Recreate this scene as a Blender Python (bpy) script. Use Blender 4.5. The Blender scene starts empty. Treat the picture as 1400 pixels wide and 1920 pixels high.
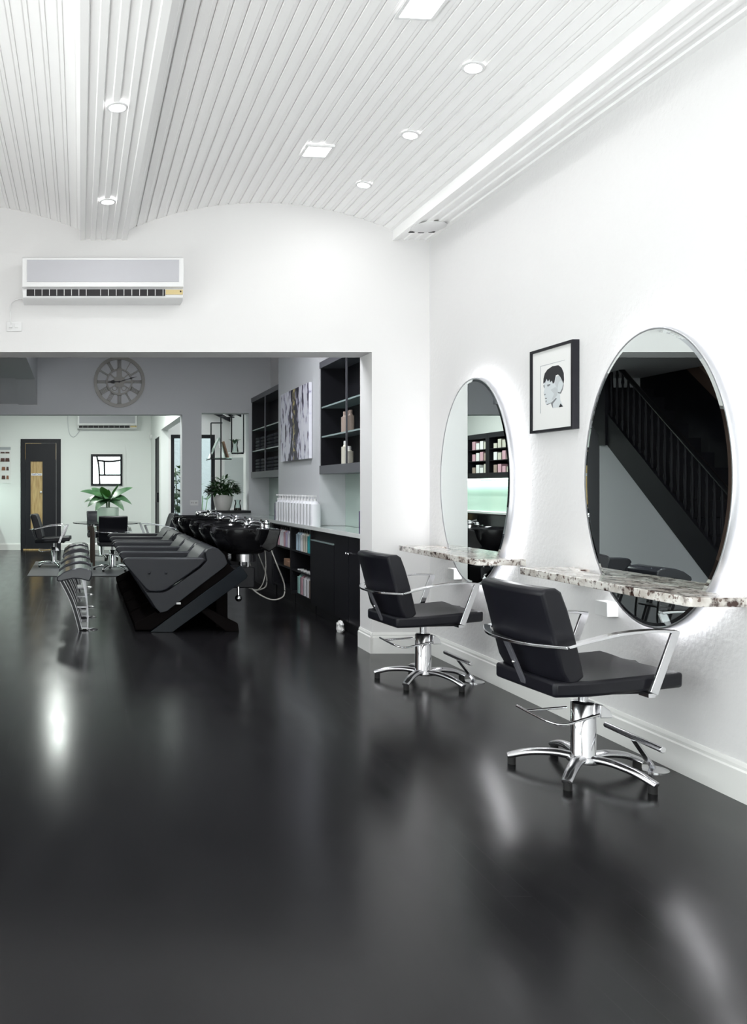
import bpy, bmesh, math, random
from mathutils import Vector, Matrix
random.seed(7)
C = bpy.context.scene.collection
PI = math.pi
S = bpy.context.scene

# ------------------------------------------------------------------ camera, world, exposure
cam_d = bpy.data.cameras.new('camera'); cam = bpy.data.objects.new('camera', cam_d); C.objects.link(cam)
cam.location = (0, 0, 1.2); cam.rotation_euler = (PI/2, 0, 0)
cam_d.sensor_fit = 'HORIZONTAL'; cam_d.sensor_width = 36; cam_d.lens = 36*1530/1400
cam_d.shift_x = 550/1400; cam_d.shift_y = -45/1400; cam_d.clip_start = 0.05; cam_d.clip_end = 200
S.camera = cam
S.view_settings.view_transform = 'Standard'; S.view_settings.look = 'None'
S.view_settings.exposure = -0.08; S.view_settings.gamma = 1; S.view_settings.use_curve_mapping = False
w = bpy.data.worlds.new('sky'); S.world = w; w.use_nodes = True
w.node_tree.nodes['Background'].inputs[0].default_value = (0.99, 0.985, 1.0, 1)
w.node_tree.nodes['Background'].inputs[1].default_value = 5.5

def area(name, loc, rot, sx, sy, power, color=(1,1,1), shape='RECTANGLE', parent=None, spread=PI):
    d = bpy.data.lights.new(name, 'AREA'); d.shape = shape; d.size = sx
    if shape in ('RECTANGLE', 'ELLIPSE'): d.size_y = sy
    d.energy = power; d.color = color; d.spread = spread
    o = bpy.data.objects.new(name, d); C.objects.link(o); o.location = loc; o.rotation_euler = rot
    if parent: o.parent = parent
    return o
# daylight entering by the shop window behind the photographer
# (both lights lean upwards to brighten the ceiling; the side one is added)
area('window_daylight', (0.15, -2.6, 1.2), (PI/2+0.95, 0, 0), 4.0, 1.9, 92, (1.0, 0.98, 0.96))
area('side_fill_light', (-1.85, 1.2, 1.0), (PI/2+1.05, 0, -PI/2), 6.5, 1.3, 80, (1.0, 0.98, 0.96))  # added fill from the left for ceiling and right wall, no known source
P_ROUND, P_SQUARE, P_ROOM_B, P_ROOM_C, E_HALO = 2.6, 2.4, 32, 72, 17

# ------------------------------------------------------------------ materials
def new_mat(name):
    m = bpy.data.materials.new(name); m.use_nodes = True
    nt = m.node_tree; return m, nt, nt.nodes['Principled BSDF']
def mat(name, col, rough=0.5, metal=0.0, spec=0.5, coat=0.0, bump=None, emit=None, trans=0.0, ior=1.45):
    m, nt, b = new_mat(name)
    b.inputs['Base Color'].default_value = (*col, 1); b.inputs['Roughness'].default_value = rough
    b.inputs['Metallic'].default_value = metal; b.inputs['Specular IOR Level'].default_value = spec
    b.inputs['Coat Weight'].default_value = coat; b.inputs['Coat Roughness'].default_value = 0.05
    b.inputs['Transmission Weight'].default_value = trans; b.inputs['IOR'].default_value = ior
    if emit: b.inputs['Emission Color'].default_value = (*emit[0], 1); b.inputs['Emission Strength'].default_value = emit[1]
    if bump:
        sc, st, dist = bump
        n = nt.nodes.new('ShaderNodeTexNoise'); n.inputs['Scale'].default_value = sc; n.inputs['Detail'].default_value = 4
        tc = nt.nodes.new('ShaderNodeTexCoord'); nt.links.new(tc.outputs['Object'], n.inputs['Vector'])
        bp = nt.nodes.new('ShaderNodeBump'); bp.inputs['Strength'].default_value = st; bp.inputs['Distance'].default_value = dist
        nt.links.new(n.outputs['Fac'], bp.inputs['Height']); nt.links.new(bp.outputs['Normal'], b.inputs['Normal'])
    return m
def ramp_mat(name, tex, scale, stops, rough=0.5, detail=6, vecscale=(1,1,1), spec=0.5, distortion=0.0, interp='LINEAR'):
    m, nt, b = new_mat(name)
    tc = nt.nodes.new('ShaderNodeTexCoord'); mp = nt.nodes.new('ShaderNodeMapping'); mp.inputs['Scale'].default_value = vecscale
    nt.links.new(tc.outputs['Object'], mp.inputs['Vector'])
    n = nt.nodes.new(tex); n.inputs['Scale'].default_value = scale
    if 'Detail' in n.inputs: n.inputs['Detail'].default_value = detail
    if 'Distortion' in n.inputs: n.inputs['Distortion'].default_value = distortion
    nt.links.new(mp.outputs['Vector'], n.inputs['Vector'])
    r = nt.nodes.new('ShaderNodeValToRGB'); r.color_ramp.interpolation = interp
    e = r.color_ramp.elements
    while len(e) > 1: e.remove(e[-1])
    e[0].position = stops[0][0]; e[0].color = (*stops[0][1], 1)
    for p, c in stops[1:]:
        q = e.new(p); q.color = (*c, 1)
    nt.links.new(n.outputs[0], r.inputs['Fac']); nt.links.new(r.outputs['Color'], b.inputs['Base Color'])
    b.inputs['Roughness'].default_value = rough; b.inputs['Specular IOR Level'].default_value = spec
    return m

M = {}
M['white_wall'] = mat('white_paint', (0.745, 0.738, 0.735), 0.6, bump=(90, 0.15, 0.002))
M['plaster'] = mat('textured_white_plaster', (0.745, 0.738, 0.738), 0.6, bump=(42, 0.45, 0.006))
M['ceiling'] = mat('ceiling_paint', (0.95, 0.945, 0.94), 0.42, spec=0.4)
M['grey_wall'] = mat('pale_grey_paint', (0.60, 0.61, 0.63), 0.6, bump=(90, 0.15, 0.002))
M['green_wall'] = mat('pale_green_white_paint', (0.79, 0.81, 0.795), 0.6)
M['brown_wall'] = mat('brown_paint', (0.20, 0.13, 0.10), 0.6)
M['cream'] = mat('cream_moulding', (0.42, 0.30, 0.22), 0.5)
M['trim'] = mat('white_gloss_trim', (0.84, 0.84, 0.83), 0.3)
M['offwhite'] = mat('warm_white_trim', (0.80, 0.80, 0.78), 0.35)
M['chrome'] = mat('chrome', (0.80, 0.80, 0.82), 0.12, 1.0)
M['polished'] = mat('polished_aluminium', (0.72, 0.72, 0.74), 0.2, 1.0)
M['stool_metal'] = mat('dark_chrome', (0.30, 0.30, 0.31), 0.3, 1.0)
M['base_black'] = mat('black_moulded_shell', (0.007, 0.006, 0.006), 0.6, spec=0.0)
M['steel'] = mat('brushed_aluminium', (0.66, 0.67, 0.70), 0.42, 1.0)
M['vinyl'] = mat('black_vinyl', (0.009, 0.009, 0.013), 0.36, spec=0.36, bump=(260, 0.12, 0.001))
M['charcoal'] = mat('charcoal_upholstery', (0.019, 0.0205, 0.026), 0.42, spec=0.36, bump=(300, 0.1, 0.001))
M['charcoal_gloss'] = mat('charcoal_gloss_vinyl', (0.04, 0.042, 0.05), 0.2, spec=0.5, coat=0.3)
M['gloss_black'] = mat('gloss_black_ceramic', (0.005, 0.005, 0.006), 0.10, spec=0.5, coat=0.2)
M['gloss_navy'] = mat('gloss_dark_panel', (0.006, 0.009, 0.013), 0.2, spec=0.22)
M['black'] = mat('black_laminate', (0.010, 0.010, 0.013), 0.35, spec=0.35)
M['black_paint'] = mat('black_painted_wood', (0.012, 0.012, 0.016), 0.5, spec=0.3)
M['rubber'] = mat('black_rubber', (0.012, 0.012, 0.012), 0.7)
M['grey_frame'] = mat('grey_metal_edge', (0.10, 0.10, 0.115), 0.45)
M['shelf_edge'] = mat('pale_glass_edge', (0.25, 0.32, 0.32), 0.3)
M['white_plastic'] = mat('white_plastic', (0.78, 0.78, 0.78), 0.35)
M['ac_grille'] = mat('grey_fabric_grille', (0.50, 0.50, 0.53), 0.7, bump=(500, 0.3, 0.001))
M['dark_slot'] = mat('dark_slot', (0.02, 0.018, 0.02), 0.7)
M['yellow_label'] = mat('yellow_label', (0.62, 0.50, 0.25), 0.5)
M['clock'] = mat('aged_grey_metal', (0.30, 0.29, 0.27), 0.5, 0.3)
M['paper'] = mat('white_paper', (0.80, 0.80, 0.79), 0.6)
M['ink'] = mat('black_ink', (0.022, 0.022, 0.026), 0.6)
M['ink_mid'] = mat('grey_ink', (0.19, 0.20, 0.21), 0.6)
M['ink_pale'] = mat('pale_grey_ink', (0.52, 0.55, 0.57), 0.6)
M['ink_light'] = mat('light_grey_ink', (0.40, 0.42, 0.44), 0.6)
M['mirror'] = mat('mirror_silver', (0.80, 0.85, 0.84), 0.0, 1.0)
M['splash'] = mat('green_glass_splashback', (0.45, 0.56, 0.50), 0.12, spec=0.6, coat=0.4)
M['worktop'] = mat('pale_glass_worktop', (0.52, 0.62, 0.58), 0.08, spec=0.7, coat=0.5)
M['worktop_edge'] = mat('white_worktop_edge', (0.70, 0.72, 0.71), 0.3)
M['wood'] = ramp_mat('golden_timber', 'ShaderNodeTexNoise', 6, [(0.3, (0.36, 0.22, 0.08)), (0.7, (0.58, 0.42, 0.19))], 0.4, vecscale=(6, 1, 0.7))
M['dark_wood'] = mat('dark_brown_wood', (0.05, 0.025, 0.016), 0.4)
M['white_pot'] = mat('white_ceramic', (0.70, 0.69, 0.66), 0.35)
M['green_pot'] = mat('pale_glass_pot', (0.55, 0.62, 0.55), 0.3)
M['soil'] = mat('potting_soil', (0.03, 0.02, 0.015), 0.9)
M['leaf'] = ramp_mat('green_leaf', 'ShaderNodeTexNoise', 9, [(0.3, (0.012, 0.05, 0.018)), (0.7, (0.05, 0.13, 0.05))], 0.35)
M['leaf_pale'] = mat('fresh_green_leaf', (0.08, 0.24, 0.05), 0.35)
M['leaf_dark'] = ramp_mat('dark_green_leaf', 'ShaderNodeTexNoise', 12, [(0.3, (0.012, 0.045, 0.012)), (0.7, (0.05, 0.12, 0.04))], 0.4)
M['stem'] = mat('green_stem', (0.06, 0.14, 0.05), 0.5)
M['garden_wall'] = mat('pale_garden_wall', (0.185, 0.215, 0.225), 0.7, bump=(14, 0.6, 0.02))
M['paving'] = mat('pale_paving', (0.35, 0.36, 0.35), 0.8)
M['mat'] = mat('grey_ribbed_mat', (0.09, 0.09, 0.10), 0.35, bump=(140, 0.8, 0.004))
M['towel'] = mat('dark_towel', (0.022, 0.026, 0.034), 0.9, bump=(300, 0.4, 0.002))
M['b_white'] = mat('white_bottle_plastic', (0.86, 0.86, 0.90), 0.3)
M['b_cream'] = mat('cream_bottle_plastic', (0.60, 0.58, 0.50), 0.3)
M['b_pink'] = mat('pink_bottle_plastic', (0.62, 0.38, 0.44), 0.3)
M['b_lilac'] = mat('lilac_bottle_plastic', (0.55, 0.48, 0.66), 0.3)
M['b_blue'] = mat('pale_blue_bottle_plastic', (0.45, 0.58, 0.68), 0.3)
M['b_teal'] = mat('teal_bottle_plastic', (0.05, 0.36, 0.38), 0.3)
M['b_purple'] = mat('purple_bottle_plastic', (0.07, 0.03, 0.16), 0.25)
M['b_mint'] = mat('mint_bottle_plastic', (0.36, 0.60, 0.56), 0.3)
M['b_taupe'] = mat('taupe_bottle_plastic', (0.36, 0.28, 0.24), 0.3)
M['card'] = mat('brown_cardboard', (0.28, 0.16, 0.10), 0.7)
M['hair'] = ramp_mat('hair_swatch', 'ShaderNodeTexNoise', 60, [(0.35, (0.02, 0.008, 0.008)), (0.7, (0.16, 0.06, 0.04))], 0.5)
M['copper'] = mat('copper_hair_swatch', (0.25, 0.10, 0.05), 0.5)
M['hose'] = mat('grey_braided_hose', (0.35, 0.34, 0.32), 0.35, 0.6)
M['lamp_on'] = mat('lit_lamp', (1, 1, 1), 0.5, emit=((1, 1, 1), 8))
M['lamp_sq'] = mat('lit_square_lamp', (1, 1, 1), 0.5, emit=((1, 1, 1), 6))
M['halo'] = mat('led_strip', (1, 1, 1), 0.5, emit=((0.97, 0.98, 1), E_HALO))
M['under_led'] = mat('green_white_led', (1, 1, 1), 0.5, emit=((0.8, 1.0, 0.9), 7))
M['blue_ink'] = mat('blue_ink', (0.05, 0.06, 0.35), 0.5)
M['screen_glass'] = mat('frosted_screen', (0.62, 0.66, 0.65), 0.5)

def thin_glass(name, tint=(0.93, 0.97, 0.96), refl=0.6):
    m = bpy.data.materials.new(name); m.use_nodes = True; nt = m.node_tree
    nt.nodes.remove(nt.nodes['Principled BSDF']); out = nt.nodes['Material Output']
    t = nt.nodes.new('ShaderNodeBsdfTransparent'); t.inputs[0].default_value = (*tint, 1)
    g = nt.nodes.new('ShaderNodeBsdfGlossy'); g.inputs['Roughness'].default_value = 0.02
    f = nt.nodes.new('ShaderNodeFresnel'); f.inputs[0].default_value = 1.45
    mx = nt.nodes.new('ShaderNodeMixShader')
    nt.links.new(f.outputs[0], mx.inputs[0]); nt.links.new(t.outputs[0], mx.inputs[1]); nt.links.new(g.outputs[0], mx.inputs[2])
    nt.links.new(mx.outputs[0], out.inputs[0]); return m
M['glass'] = thin_glass('clear_glass')
M['glass_green'] = thin_glass('green_tinted_glass', (0.75, 0.88, 0.82))

# granite
def granite():
    m, nt, b = new_mat('speckled_granite')
    tc = nt.nodes.new('ShaderNodeTexCoord')
    def ns(scale, detail, lo, hi, c0, c1, vec=None):
        n = nt.nodes.new('ShaderNodeTexNoise'); n.inputs['Scale'].default_value = scale; n.inputs['Detail'].default_value = detail
        nt.links.new(tc.outputs['Object'], n.inputs['Vector'])
        r = nt.nodes.new('ShaderNodeValToRGB'); r.color_ramp.elements[0].position = lo; r.color_ramp.elements[1].position = hi
        r.color_ramp.elements[0].color = (*c0, 1); r.color_ramp.elements[1].color = (*c1, 1)
        nt.links.new(n.outputs[0], r.inputs[0]); return r
    a = ns(14, 8, 0.35, 0.6, (0.46, 0.41, 0.37), (0.78, 0.76, 0.72))
    k = ns(22, 8, 0.36, 0.46, (0.10, 0.06, 0.055), (1, 1, 1))
    k2 = ns(55, 4, 0.36, 0.44, (0.22, 0.15, 0.13), (1, 1, 1))
    m1 = nt.nodes.new('ShaderNodeMixRGB'); m1.blend_type = 'MULTIPLY'; m1.inputs[0].default_value = 1
    m2 = nt.nodes.new('ShaderNodeMixRGB'); m2.blend_type = 'MULTIPLY'; m2.inputs[0].default_value = 0.9
    nt.links.new(a.outputs[0], m1.inputs[1]); nt.links.new(k.outputs[0], m1.inputs[2])
    nt.links.new(m1.outputs[0], m2.inputs[1]); nt.links.new(k2.outputs[0], m2.inputs[2])
    nt.links.new(m2.outputs[0], b.inputs['Base Color']); b.inputs['Roughness'].default_value = 0.12
    return m
M['granite'] = granite()
def floor_mat():
    m, nt, b = new_mat('black_stained_boards')
    tc = nt.nodes.new('ShaderNodeTexCoord')
    br = nt.nodes.new('ShaderNodeTexBrick'); mp = nt.nodes.new('ShaderNodeMapping'); mp.inputs['Rotation'].default_value = (0, 0, PI/2)
    nt.links.new(tc.outputs['Object'], mp.inputs[0]); nt.links.new(mp.outputs[0], br.inputs[0])
    br.inputs['Scale'].default_value = 1; br.inputs['Brick Width'].default_value = 2.4; br.inputs['Row Height'].default_value = 0.083
    br.inputs['Mortar Size'].default_value = 0.0012
    br.inputs['Color1'].default_value = (0.93, 0.93, 0.93, 1); br.inputs['Color2'].default_value = (1, 1, 1, 1); br.inputs['Mortar'].default_value = (0, 0, 0, 1)
    n = nt.nodes.new('ShaderNodeTexNoise'); n.inputs['Scale'].default_value = 3; n.inputs['Detail'].default_value = 6
    mp2 = nt.nodes.new('ShaderNodeMapping'); mp2.inputs['Scale'].default_value = (3, 1, 1)
    nt.links.new(tc.outputs['Object'], mp2.inputs[0]); nt.links.new(mp2.outputs[0], n.inputs[0])
    r = nt.nodes.new('ShaderNodeMapRange'); r.inputs[3].default_value = 0.15; r.inputs[4].default_value = 0.24
    nt.links.new(n.outputs[0], r.inputs[0]); nt.links.new(r.outputs[0], b.inputs['Roughness'])
    cr = nt.nodes.new('ShaderNodeMixRGB'); cr.inputs[1].default_value = (0.009, 0.0088, 0.010, 1); cr.inputs[2].default_value = (0.013, 0.0125, 0.0142, 1)
    nt.links.new(n.outputs[0], cr.inputs[0]); nt.links.new(cr.outputs[0], b.inputs['Base Color'])
    ad = nt.nodes.new('ShaderNodeMath'); ad.operation = 'MULTIPLY_ADD'; ad.inputs[1].default_value = 0.10
    nt.links.new(n.outputs[0], ad.inputs[0]); nt.links.new(br.outputs[0], ad.inputs[2])
    bp = nt.nodes.new('ShaderNodeBump'); bp.inputs['Strength'].default_value = 0.2; bp.inputs['Distance'].default_value = 0.001
    nt.links.new(ad.outputs[0], bp.inputs['Height']); nt.links.new(bp.outputs[0], b.inputs['Normal'])
    b.inputs['Specular IOR Level'].default_value = 0.27
    return m
M['floor'] = floor_mat()
def painting_mat():
    m, nt, b = new_mat('abstract_paint')
    tc = nt.nodes.new('ShaderNodeTexCoord'); mp = nt.nodes.new('ShaderNodeMapping'); mp.inputs['Scale'].default_value = (1, 2.5, 1.0)
    nt.links.new(tc.outputs['Object'], mp.inputs[0])
    n = nt.nodes.new('ShaderNodeTexNoise'); n.inputs['Scale'].default_value = 6.5; n.inputs['Detail'].default_value = 6; n.inputs['Distortion'].default_value = 0.3
    nt.links.new(mp.outputs[0], n.inputs[0])
    # dark trunk: distance of y from the middle
    sp = nt.nodes.new('ShaderNodeSeparateXYZ'); nt.links.new(tc.outputs['Object'], sp.inputs[0])
    ab = nt.nodes.new('ShaderNodeMath'); ab.operation = 'SUBTRACT'; ab.inputs[1].default_value = 0.0; nt.links.new(sp.outputs['Y'], ab.inputs[0])
    a2 = nt.nodes.new('ShaderNodeMath'); a2.operation = 'ABSOLUTE'; nt.links.new(ab.outputs[0], a2.inputs[0])
    mr = nt.nodes.new('ShaderNodeMapRange'); mr.inputs[1].default_value = 0.05; mr.inputs[2].default_value = 0.26; mr.inputs[3].default_value = -0.17; mr.inputs[4].default_value = 0.055
    nt.links.new(a2.outputs[0], mr.inputs[0])
    ad = nt.nodes.new('ShaderNodeMath'); ad.operation = 'ADD'; nt.links.new(n.outputs[0], ad.inputs[0]); nt.links.new(mr.outputs[0], ad.inputs[1])
    r = nt.nodes.new('ShaderNodeValToRGB'); e = r.color_ramp.elements
    e[0].position = 0.36; e[0].color = (0.035, 0.03, 0.05, 1); e[1].position = 0.56; e[1].color = (0.78, 0.78, 0.85, 1)
    q = e.new(0.44); q.color = (0.06, 0.05, 0.085, 1); q = e.new(0.475); q.color = (0.35, 0.33, 0.48, 1); q = e.new(0.50); q.color = (0.68, 0.68, 0.78, 1)
    nt.links.new(ad.outputs[0], r.inputs[0])
    n2 = nt.nodes.new('ShaderNodeTexNoise'); n2.inputs['Scale'].default_value = 16; nt.links.new(mp.outputs[0], n2.inputs[0])
    mr2 = nt.nodes.new('ShaderNodeMapRange'); mr2.inputs[1].default_value = 0.04; mr2.inputs[2].default_value = 0.11; mr2.inputs[3].default_value = 0.2; mr2.inputs[4].default_value = -0.3
    nt.links.new(a2.outputs[0], mr2.inputs[0])
    ad2 = nt.nodes.new('ShaderNodeMath'); ad2.operation = 'ADD'; nt.links.new(n2.outputs[0], ad2.inputs[0]); nt.links.new(mr2.outputs[0], ad2.inputs[1])
    gt = nt.nodes.new('ShaderNodeMath'); gt.operation = 'GREATER_THAN'; gt.inputs[1].default_value = 0.74; nt.links.new(ad2.outputs[0], gt.inputs[0])
    mx = nt.nodes.new('ShaderNodeMixRGB'); mx.inputs[2].default_value = (0.60, 0.52, 0.22, 1)
    nt.links.new(gt.outputs[0], mx.inputs[0]); nt.links.new(r.outputs[0], mx.inputs[1]); nt.links.new(mx.outputs[0], b.inputs['Base Color'])
    b.inputs['Roughness'].default_value = 0.5
    return m
M['painting'] = painting_mat()

# ------------------------------------------------------------------ mesh helpers
class B:
    def __init__(s): s.bm = bmesh.new()
    def box(s, x0, x1, y0, y1, z0, z1, mi=0):
        v = [s.bm.verts.new((x, y, z)) for x in (x0, x1) for y in (y0, y1) for z in (z0, z1)]
        for f in ((0,1,3,2), (4,6,7,5), (0,4,5,1), (2,3,7,6), (0,2,6,4), (1,5,7,3)):
            s.bm.faces.new([v[i] for i in f]).material_index = mi
        return s
    def prism(s, pts, a0, a1, axis='y', mi=0):
        def P(p, a): return {'y': (p[0], a, p[1]), 'x': (a, p[0], p[1]), 'z': (p[0], p[1], a)}[axis]
        A = [s.bm.verts.new(P(p, a0)) for p in pts]; Bv = [s.bm.verts.new(P(p, a1)) for p in pts]
        n = len(pts); fs = [s.bm.faces.new(A), s.bm.faces.new(Bv[::-1])]
        for i in range(n): fs.append(s.bm.faces.new([A[i], Bv[i], Bv[(i+1) % n], A[(i+1) % n]]))
        for f in fs: f.material_index = mi
        return s
    def poly(s, pts, mi=0):
        s.bm.faces.new([s.bm.verts.new(p) for p in pts]).material_index = mi; return s
    def loft(s, rings, closed=False, caps=True, mi=0):
        R = [[s.bm.verts.new(p) for p in r] for r in rings]; n = len(R[0])
        m = len(R)
        for i in range(m if closed else m-1):
            for j in range(n):
                s.bm.faces.new([R[i][j], R[i][(j+1) % n], R[(i+1) % m][(j+1) % n], R[(i+1) % m][j]]).material_index = mi
        if caps and not closed: s.bm.faces.new(R[0][::-1]).material_index = mi; s.bm.faces.new(R[-1]).material_index = mi
        return s
    def sweep(s, path, wh, up=(0,0,1), n=12, closed=False, sq=False, mi=0):
        path = [Vector(p) for p in path]; m = len(path); rings = []
        for i, p in enumerate(path):
            if closed: t = path[(i+1) % m] - path[i-1]
            else: t = path[min(i+1, m-1)] - path[max(i-1, 0)]
            t.normalize(); u = Vector(up); side = t.cross(u)
            if side.length < 1e-3: side = t.cross(Vector((0, 1, 0)))
            side.normalize(); u2 = side.cross(t).normalized()
            wv, hv = wh[i] if isinstance(wh, list) else wh
            if sq: rings.append([p + side*a*wv/2 + u2*b*hv/2 for a, b in ((-1,-1), (1,-1), (1,1), (-1,1))])
            else: rings.append([p + side*math.cos(2*PI*k/n)*wv/2 + u2*math.sin(2*PI*k/n)*hv/2 for k in range(n)])
        return s.loft(rings, closed, mi=mi)
    def tube(s, path, r, n=10, closed=False, mi=0): return s.sweep(path, (2*r, 2*r), n=n, closed=closed, mi=mi)
    def cyl(s, p0, p1, r0, r1=None, n=24, mi=0):
        r1 = r0 if r1 is None else r1
        return s.sweep([p0, p1], [(2*r0, 2*r0), (2*r1, 2*r1)], n=n, mi=mi)
    def lathe(s, prof, o=(0,0,0), n=24, mi=0, sx=1, sy=1):
        rings = [[(o[0]+max(r, 1e-4)*sx*math.cos(2*PI*k/n), o[1]+max(r, 1e-4)*sy*math.sin(2*PI*k/n), o[2]+z) for k in range(n)] for r, z in prof]
        return s.loft(rings, mi=mi)
    def ball(s, c, r, n=12, sz=1.0):
        return s.lathe([(r*math.sin(PI*i/n), -r*sz*math.cos(PI*i/n)) for i in range(n+1)], c, n=n*2)
    def out(s, name, m, parent=None, smooth=False, bevel=0, seg=3, sub=0, loc=None, rot=None):
        bmesh.ops.recalc_face_normals(s.bm, faces=s.bm.faces)
        me = bpy.data.meshes.new(name); s.bm.to_mesh(me); s.bm.free()
        for q in (m if isinstance(m, (list, tuple)) else [m]): me.materials.append(q)
        o = bpy.data.objects.new(name, me); C.objects.link(o)
        if parent: o.parent = parent
        if loc: o.location = loc
        if rot: o.rotation_euler = rot
        if bevel:
            b = o.modifiers.new('bevel', 'BEVEL'); b.width = bevel; b.segments = seg; b.limit_method = 'ANGLE'; b.angle_limit = math.radians(40)
            smooth = True
        if sub:
            q = o.modifiers.new('sub', 'SUBSURF'); q.levels = sub; q.render_levels = sub; smooth = True
        if smooth:
            for p in me.polygons: p.use_smooth = True
            try: me.set_sharp_from_angle(angle=math.radians(50))
            except Exception: pass
        return o
def arc(pts, n=8):
    """Catmull-Rom through points"""
    pts = [Vector(p) for p in pts]; o = []
    for i in range(len(pts)-1):
        p0 = pts[max(i-1, 0)]; p1 = pts[i]; p2 = pts[i+1]; p3 = pts[min(i+2, len(pts)-1)]
        for k in range(n):
            t = k/n
            o.append(0.5*((2*p1) + (p2-p0)*t + (2*p0-5*p1+4*p2-p3)*t*t + (3*p1-p0-3*p2+p3)*t**3))
    o.append(pts[-1]); return o
def tag(o, label, cat, group=None, kind=None):
    o['label'] = label; o['category'] = cat
    if group: o['group'] = group
    if kind: o['kind'] = kind
    return o
def thing(name, label, cat, loc=(0,0,0), rz=0, group=None):
    o = bpy.data.objects.new(name, None); C.objects.link(o); o.location = loc; o.rotation_euler = (0, 0, rz); o.empty_display_size = 0.1
    return tag(o, label, cat, group)
def struct(b, name, m, parent=None, **k):
    o = b.out(name, m, parent, **k); o['kind'] = 'structure'; return o
def kids(o): return [c for c in bpy.data.objects if c.parent == o]
def dup(root, loc, rz=None, label=None):
    def cp(o, par):
        c = o.copy(); C.objects.link(c)
        if par is not None: c.parent = par
        for ch in kids(o): cp(ch, c)
        return c
    r = cp(root, None); r.location = loc
    if rz is not None: r.rotation_euler = (0, 0, rz)
    if label: r['label'] = label
    return r
def ellipse(cy, cz, ry, rz, n=96): return [(cy+ry*math.cos(2*PI*k/n), cz+rz*math.sin(2*PI*k/n)) for k in range(n)]

# ------------------------------------------------------------------ the setting
YB0, YB1 = 5.93, 6.18          # wall between front room and wash room
YC0, YC1 = 10.88, 11.08        # clock wall
YD = 15.83                     # far wall
struct(B().box(-2.7, 2.7, -3.3, 13.95, -0.1, 0).box(-2.7, 1.5, 13.95, 15.95, -0.1, 0), 'floor', M['floor'])
struct(B().box(2.54, 2.7, -3.3, YC1, 0, 3.45).box(2.54, 2.7, YC1, 13.95, 0, 2.75), 'wall_right', M['plaster'])
struct(B().box(-2.43, -2.27, -3.3, -2.1, 0, 3.45).box(-2.43, -2.27, 4.5, YB0, 0, 3.45).box(-2.43, -2.27, -2.1, 4.5, 0, 0.3).box(-2.43, -2.27, -2.1, 4.5, 2.4, 3.45), 'wall_left', M['white_wall'])
wl = struct(B().box(-2.38, -2.32, -2.1, 4.5, 0.3, 0.36).box(-2.38, -2.32, -2.1, 4.5, 2.34, 2.4).box(-2.38, -2.32, -2.1, -2.04, 0.36, 2.34).box(-2.38, -2.32, 4.44, 4.5, 0.36, 2.34).box(-2.38, -2.32, 1.17, 1.23, 0.36, 2.34), 'added_side_window', M['black_paint'])  # added window out of view, goes with the left fill light
B().box(-2.353, -2.347, -2.04, 4.44, 0.36, 2.34).out('pane', M['glass'], wl)
b = B().box(2.12, 2.54, YB0, YB1, 0, 3.45).box(-1.95, 2.12, YB0, YB1, 2.188, 3.45).box(-2.55, -1.95, YB0, YB1, 0, 3.45)
bmesh.ops.remove_doubles(b.bm, verts=b.bm.verts, dist=1e-5)
struct(b, 'wall_back', M['white_wall'])
struct(B().box(-2.43, -1.9, -3.3, -3.15, 0, 3.45).box(2.2, 2.54, -3.3, -3.15, 0, 3.45).box(-1.9, 2.2, -3.3, -3.15, 2.85, 3.45).box(-1.9, 2.2, -3.3, -3.15, 0, 0.35), 'wall_front', M['white_wall'])
wf = struct(B().box(-1.9, 2.2, -3.26, -3.2, 0.35, 0.41).box(-1.9, 2.2, -3.26, -3.2, 2.79, 2.85).box(-1.9, -1.84, -3.26, -3.2, 0.41, 2.79).box(2.14, 2.2, -3.26, -3.2, 0.41, 2.79).box(0.12, 0.18, -3.26, -3.2, 0.41, 2.79), 'window_1', M['black_paint'])
B().box(-1.84, 2.14, -3.235, -3.229, 0.41, 2.79).out('pane', M['glass'], wf)
# ceiling of the front room: two arched bays of boards and ribbed flat beams
def bay(x0, x1, z0, sag, n=26):
    c = (x0+x1)/2; hw = (x1-x0)/2; R = (hw*hw+sag*sag)/(2*sag); zc = z0+sag-R; th = math.asin(hw/R)
    pr = []
    gw = 0.008/R/2; gd = 0.010
    for i in range(n):
        a0 = -th+2*th*i/n; a1 = -th+2*th*(i+1)/n; am = a0+(a1-a0)*0.66
        def q(a, d): return (c+(R+d)*math.sin(a), zc+(R+d)*math.cos(a))
        if i > 0: pr += [q(a0-gw, gd), q(a0+gw, gd)]
        pr += [q(a0+(gw if i > 0 else 0), 0), q(am, 0), q(am+0.002, 0.004), q(a1-(gw if i < n-1 else 0), 0.004)]
    return pr
def ribs(x0, x1, z, n, d=0.009):
    wdt = (x1-x0)/(2*n+1); pr = []
    for i in range(2*n+1):
        zz = z if i % 2 == 0 else z+d
        a = x0+wdt*i; bb = a+wdt
        pr += [(a+(0.004 if i % 2 == 0 and i > 0 else -0.0), zz), (bb-(0.004 if i % 2 == 0 and i < 2*n else 0), zz)]
    return pr
prof = ribs(-2.27, -1.93, 3.0, 4) + bay(-1.93, 0.0, 3.07, 0.20) + ribs(0.0, 0.34, 3.0, 4) + bay(0.34, 2.27, 3.07, 0.20) + ribs(2.27, 2.54, 3.0, 3, 0.010)
prof2 = [(2.54, 3.45), (-2.27, 3.45)]
struct(B().prism(prof+prof2, -3.15, YB0, 'y'), 'ceiling', M['ceiling'])
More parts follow.
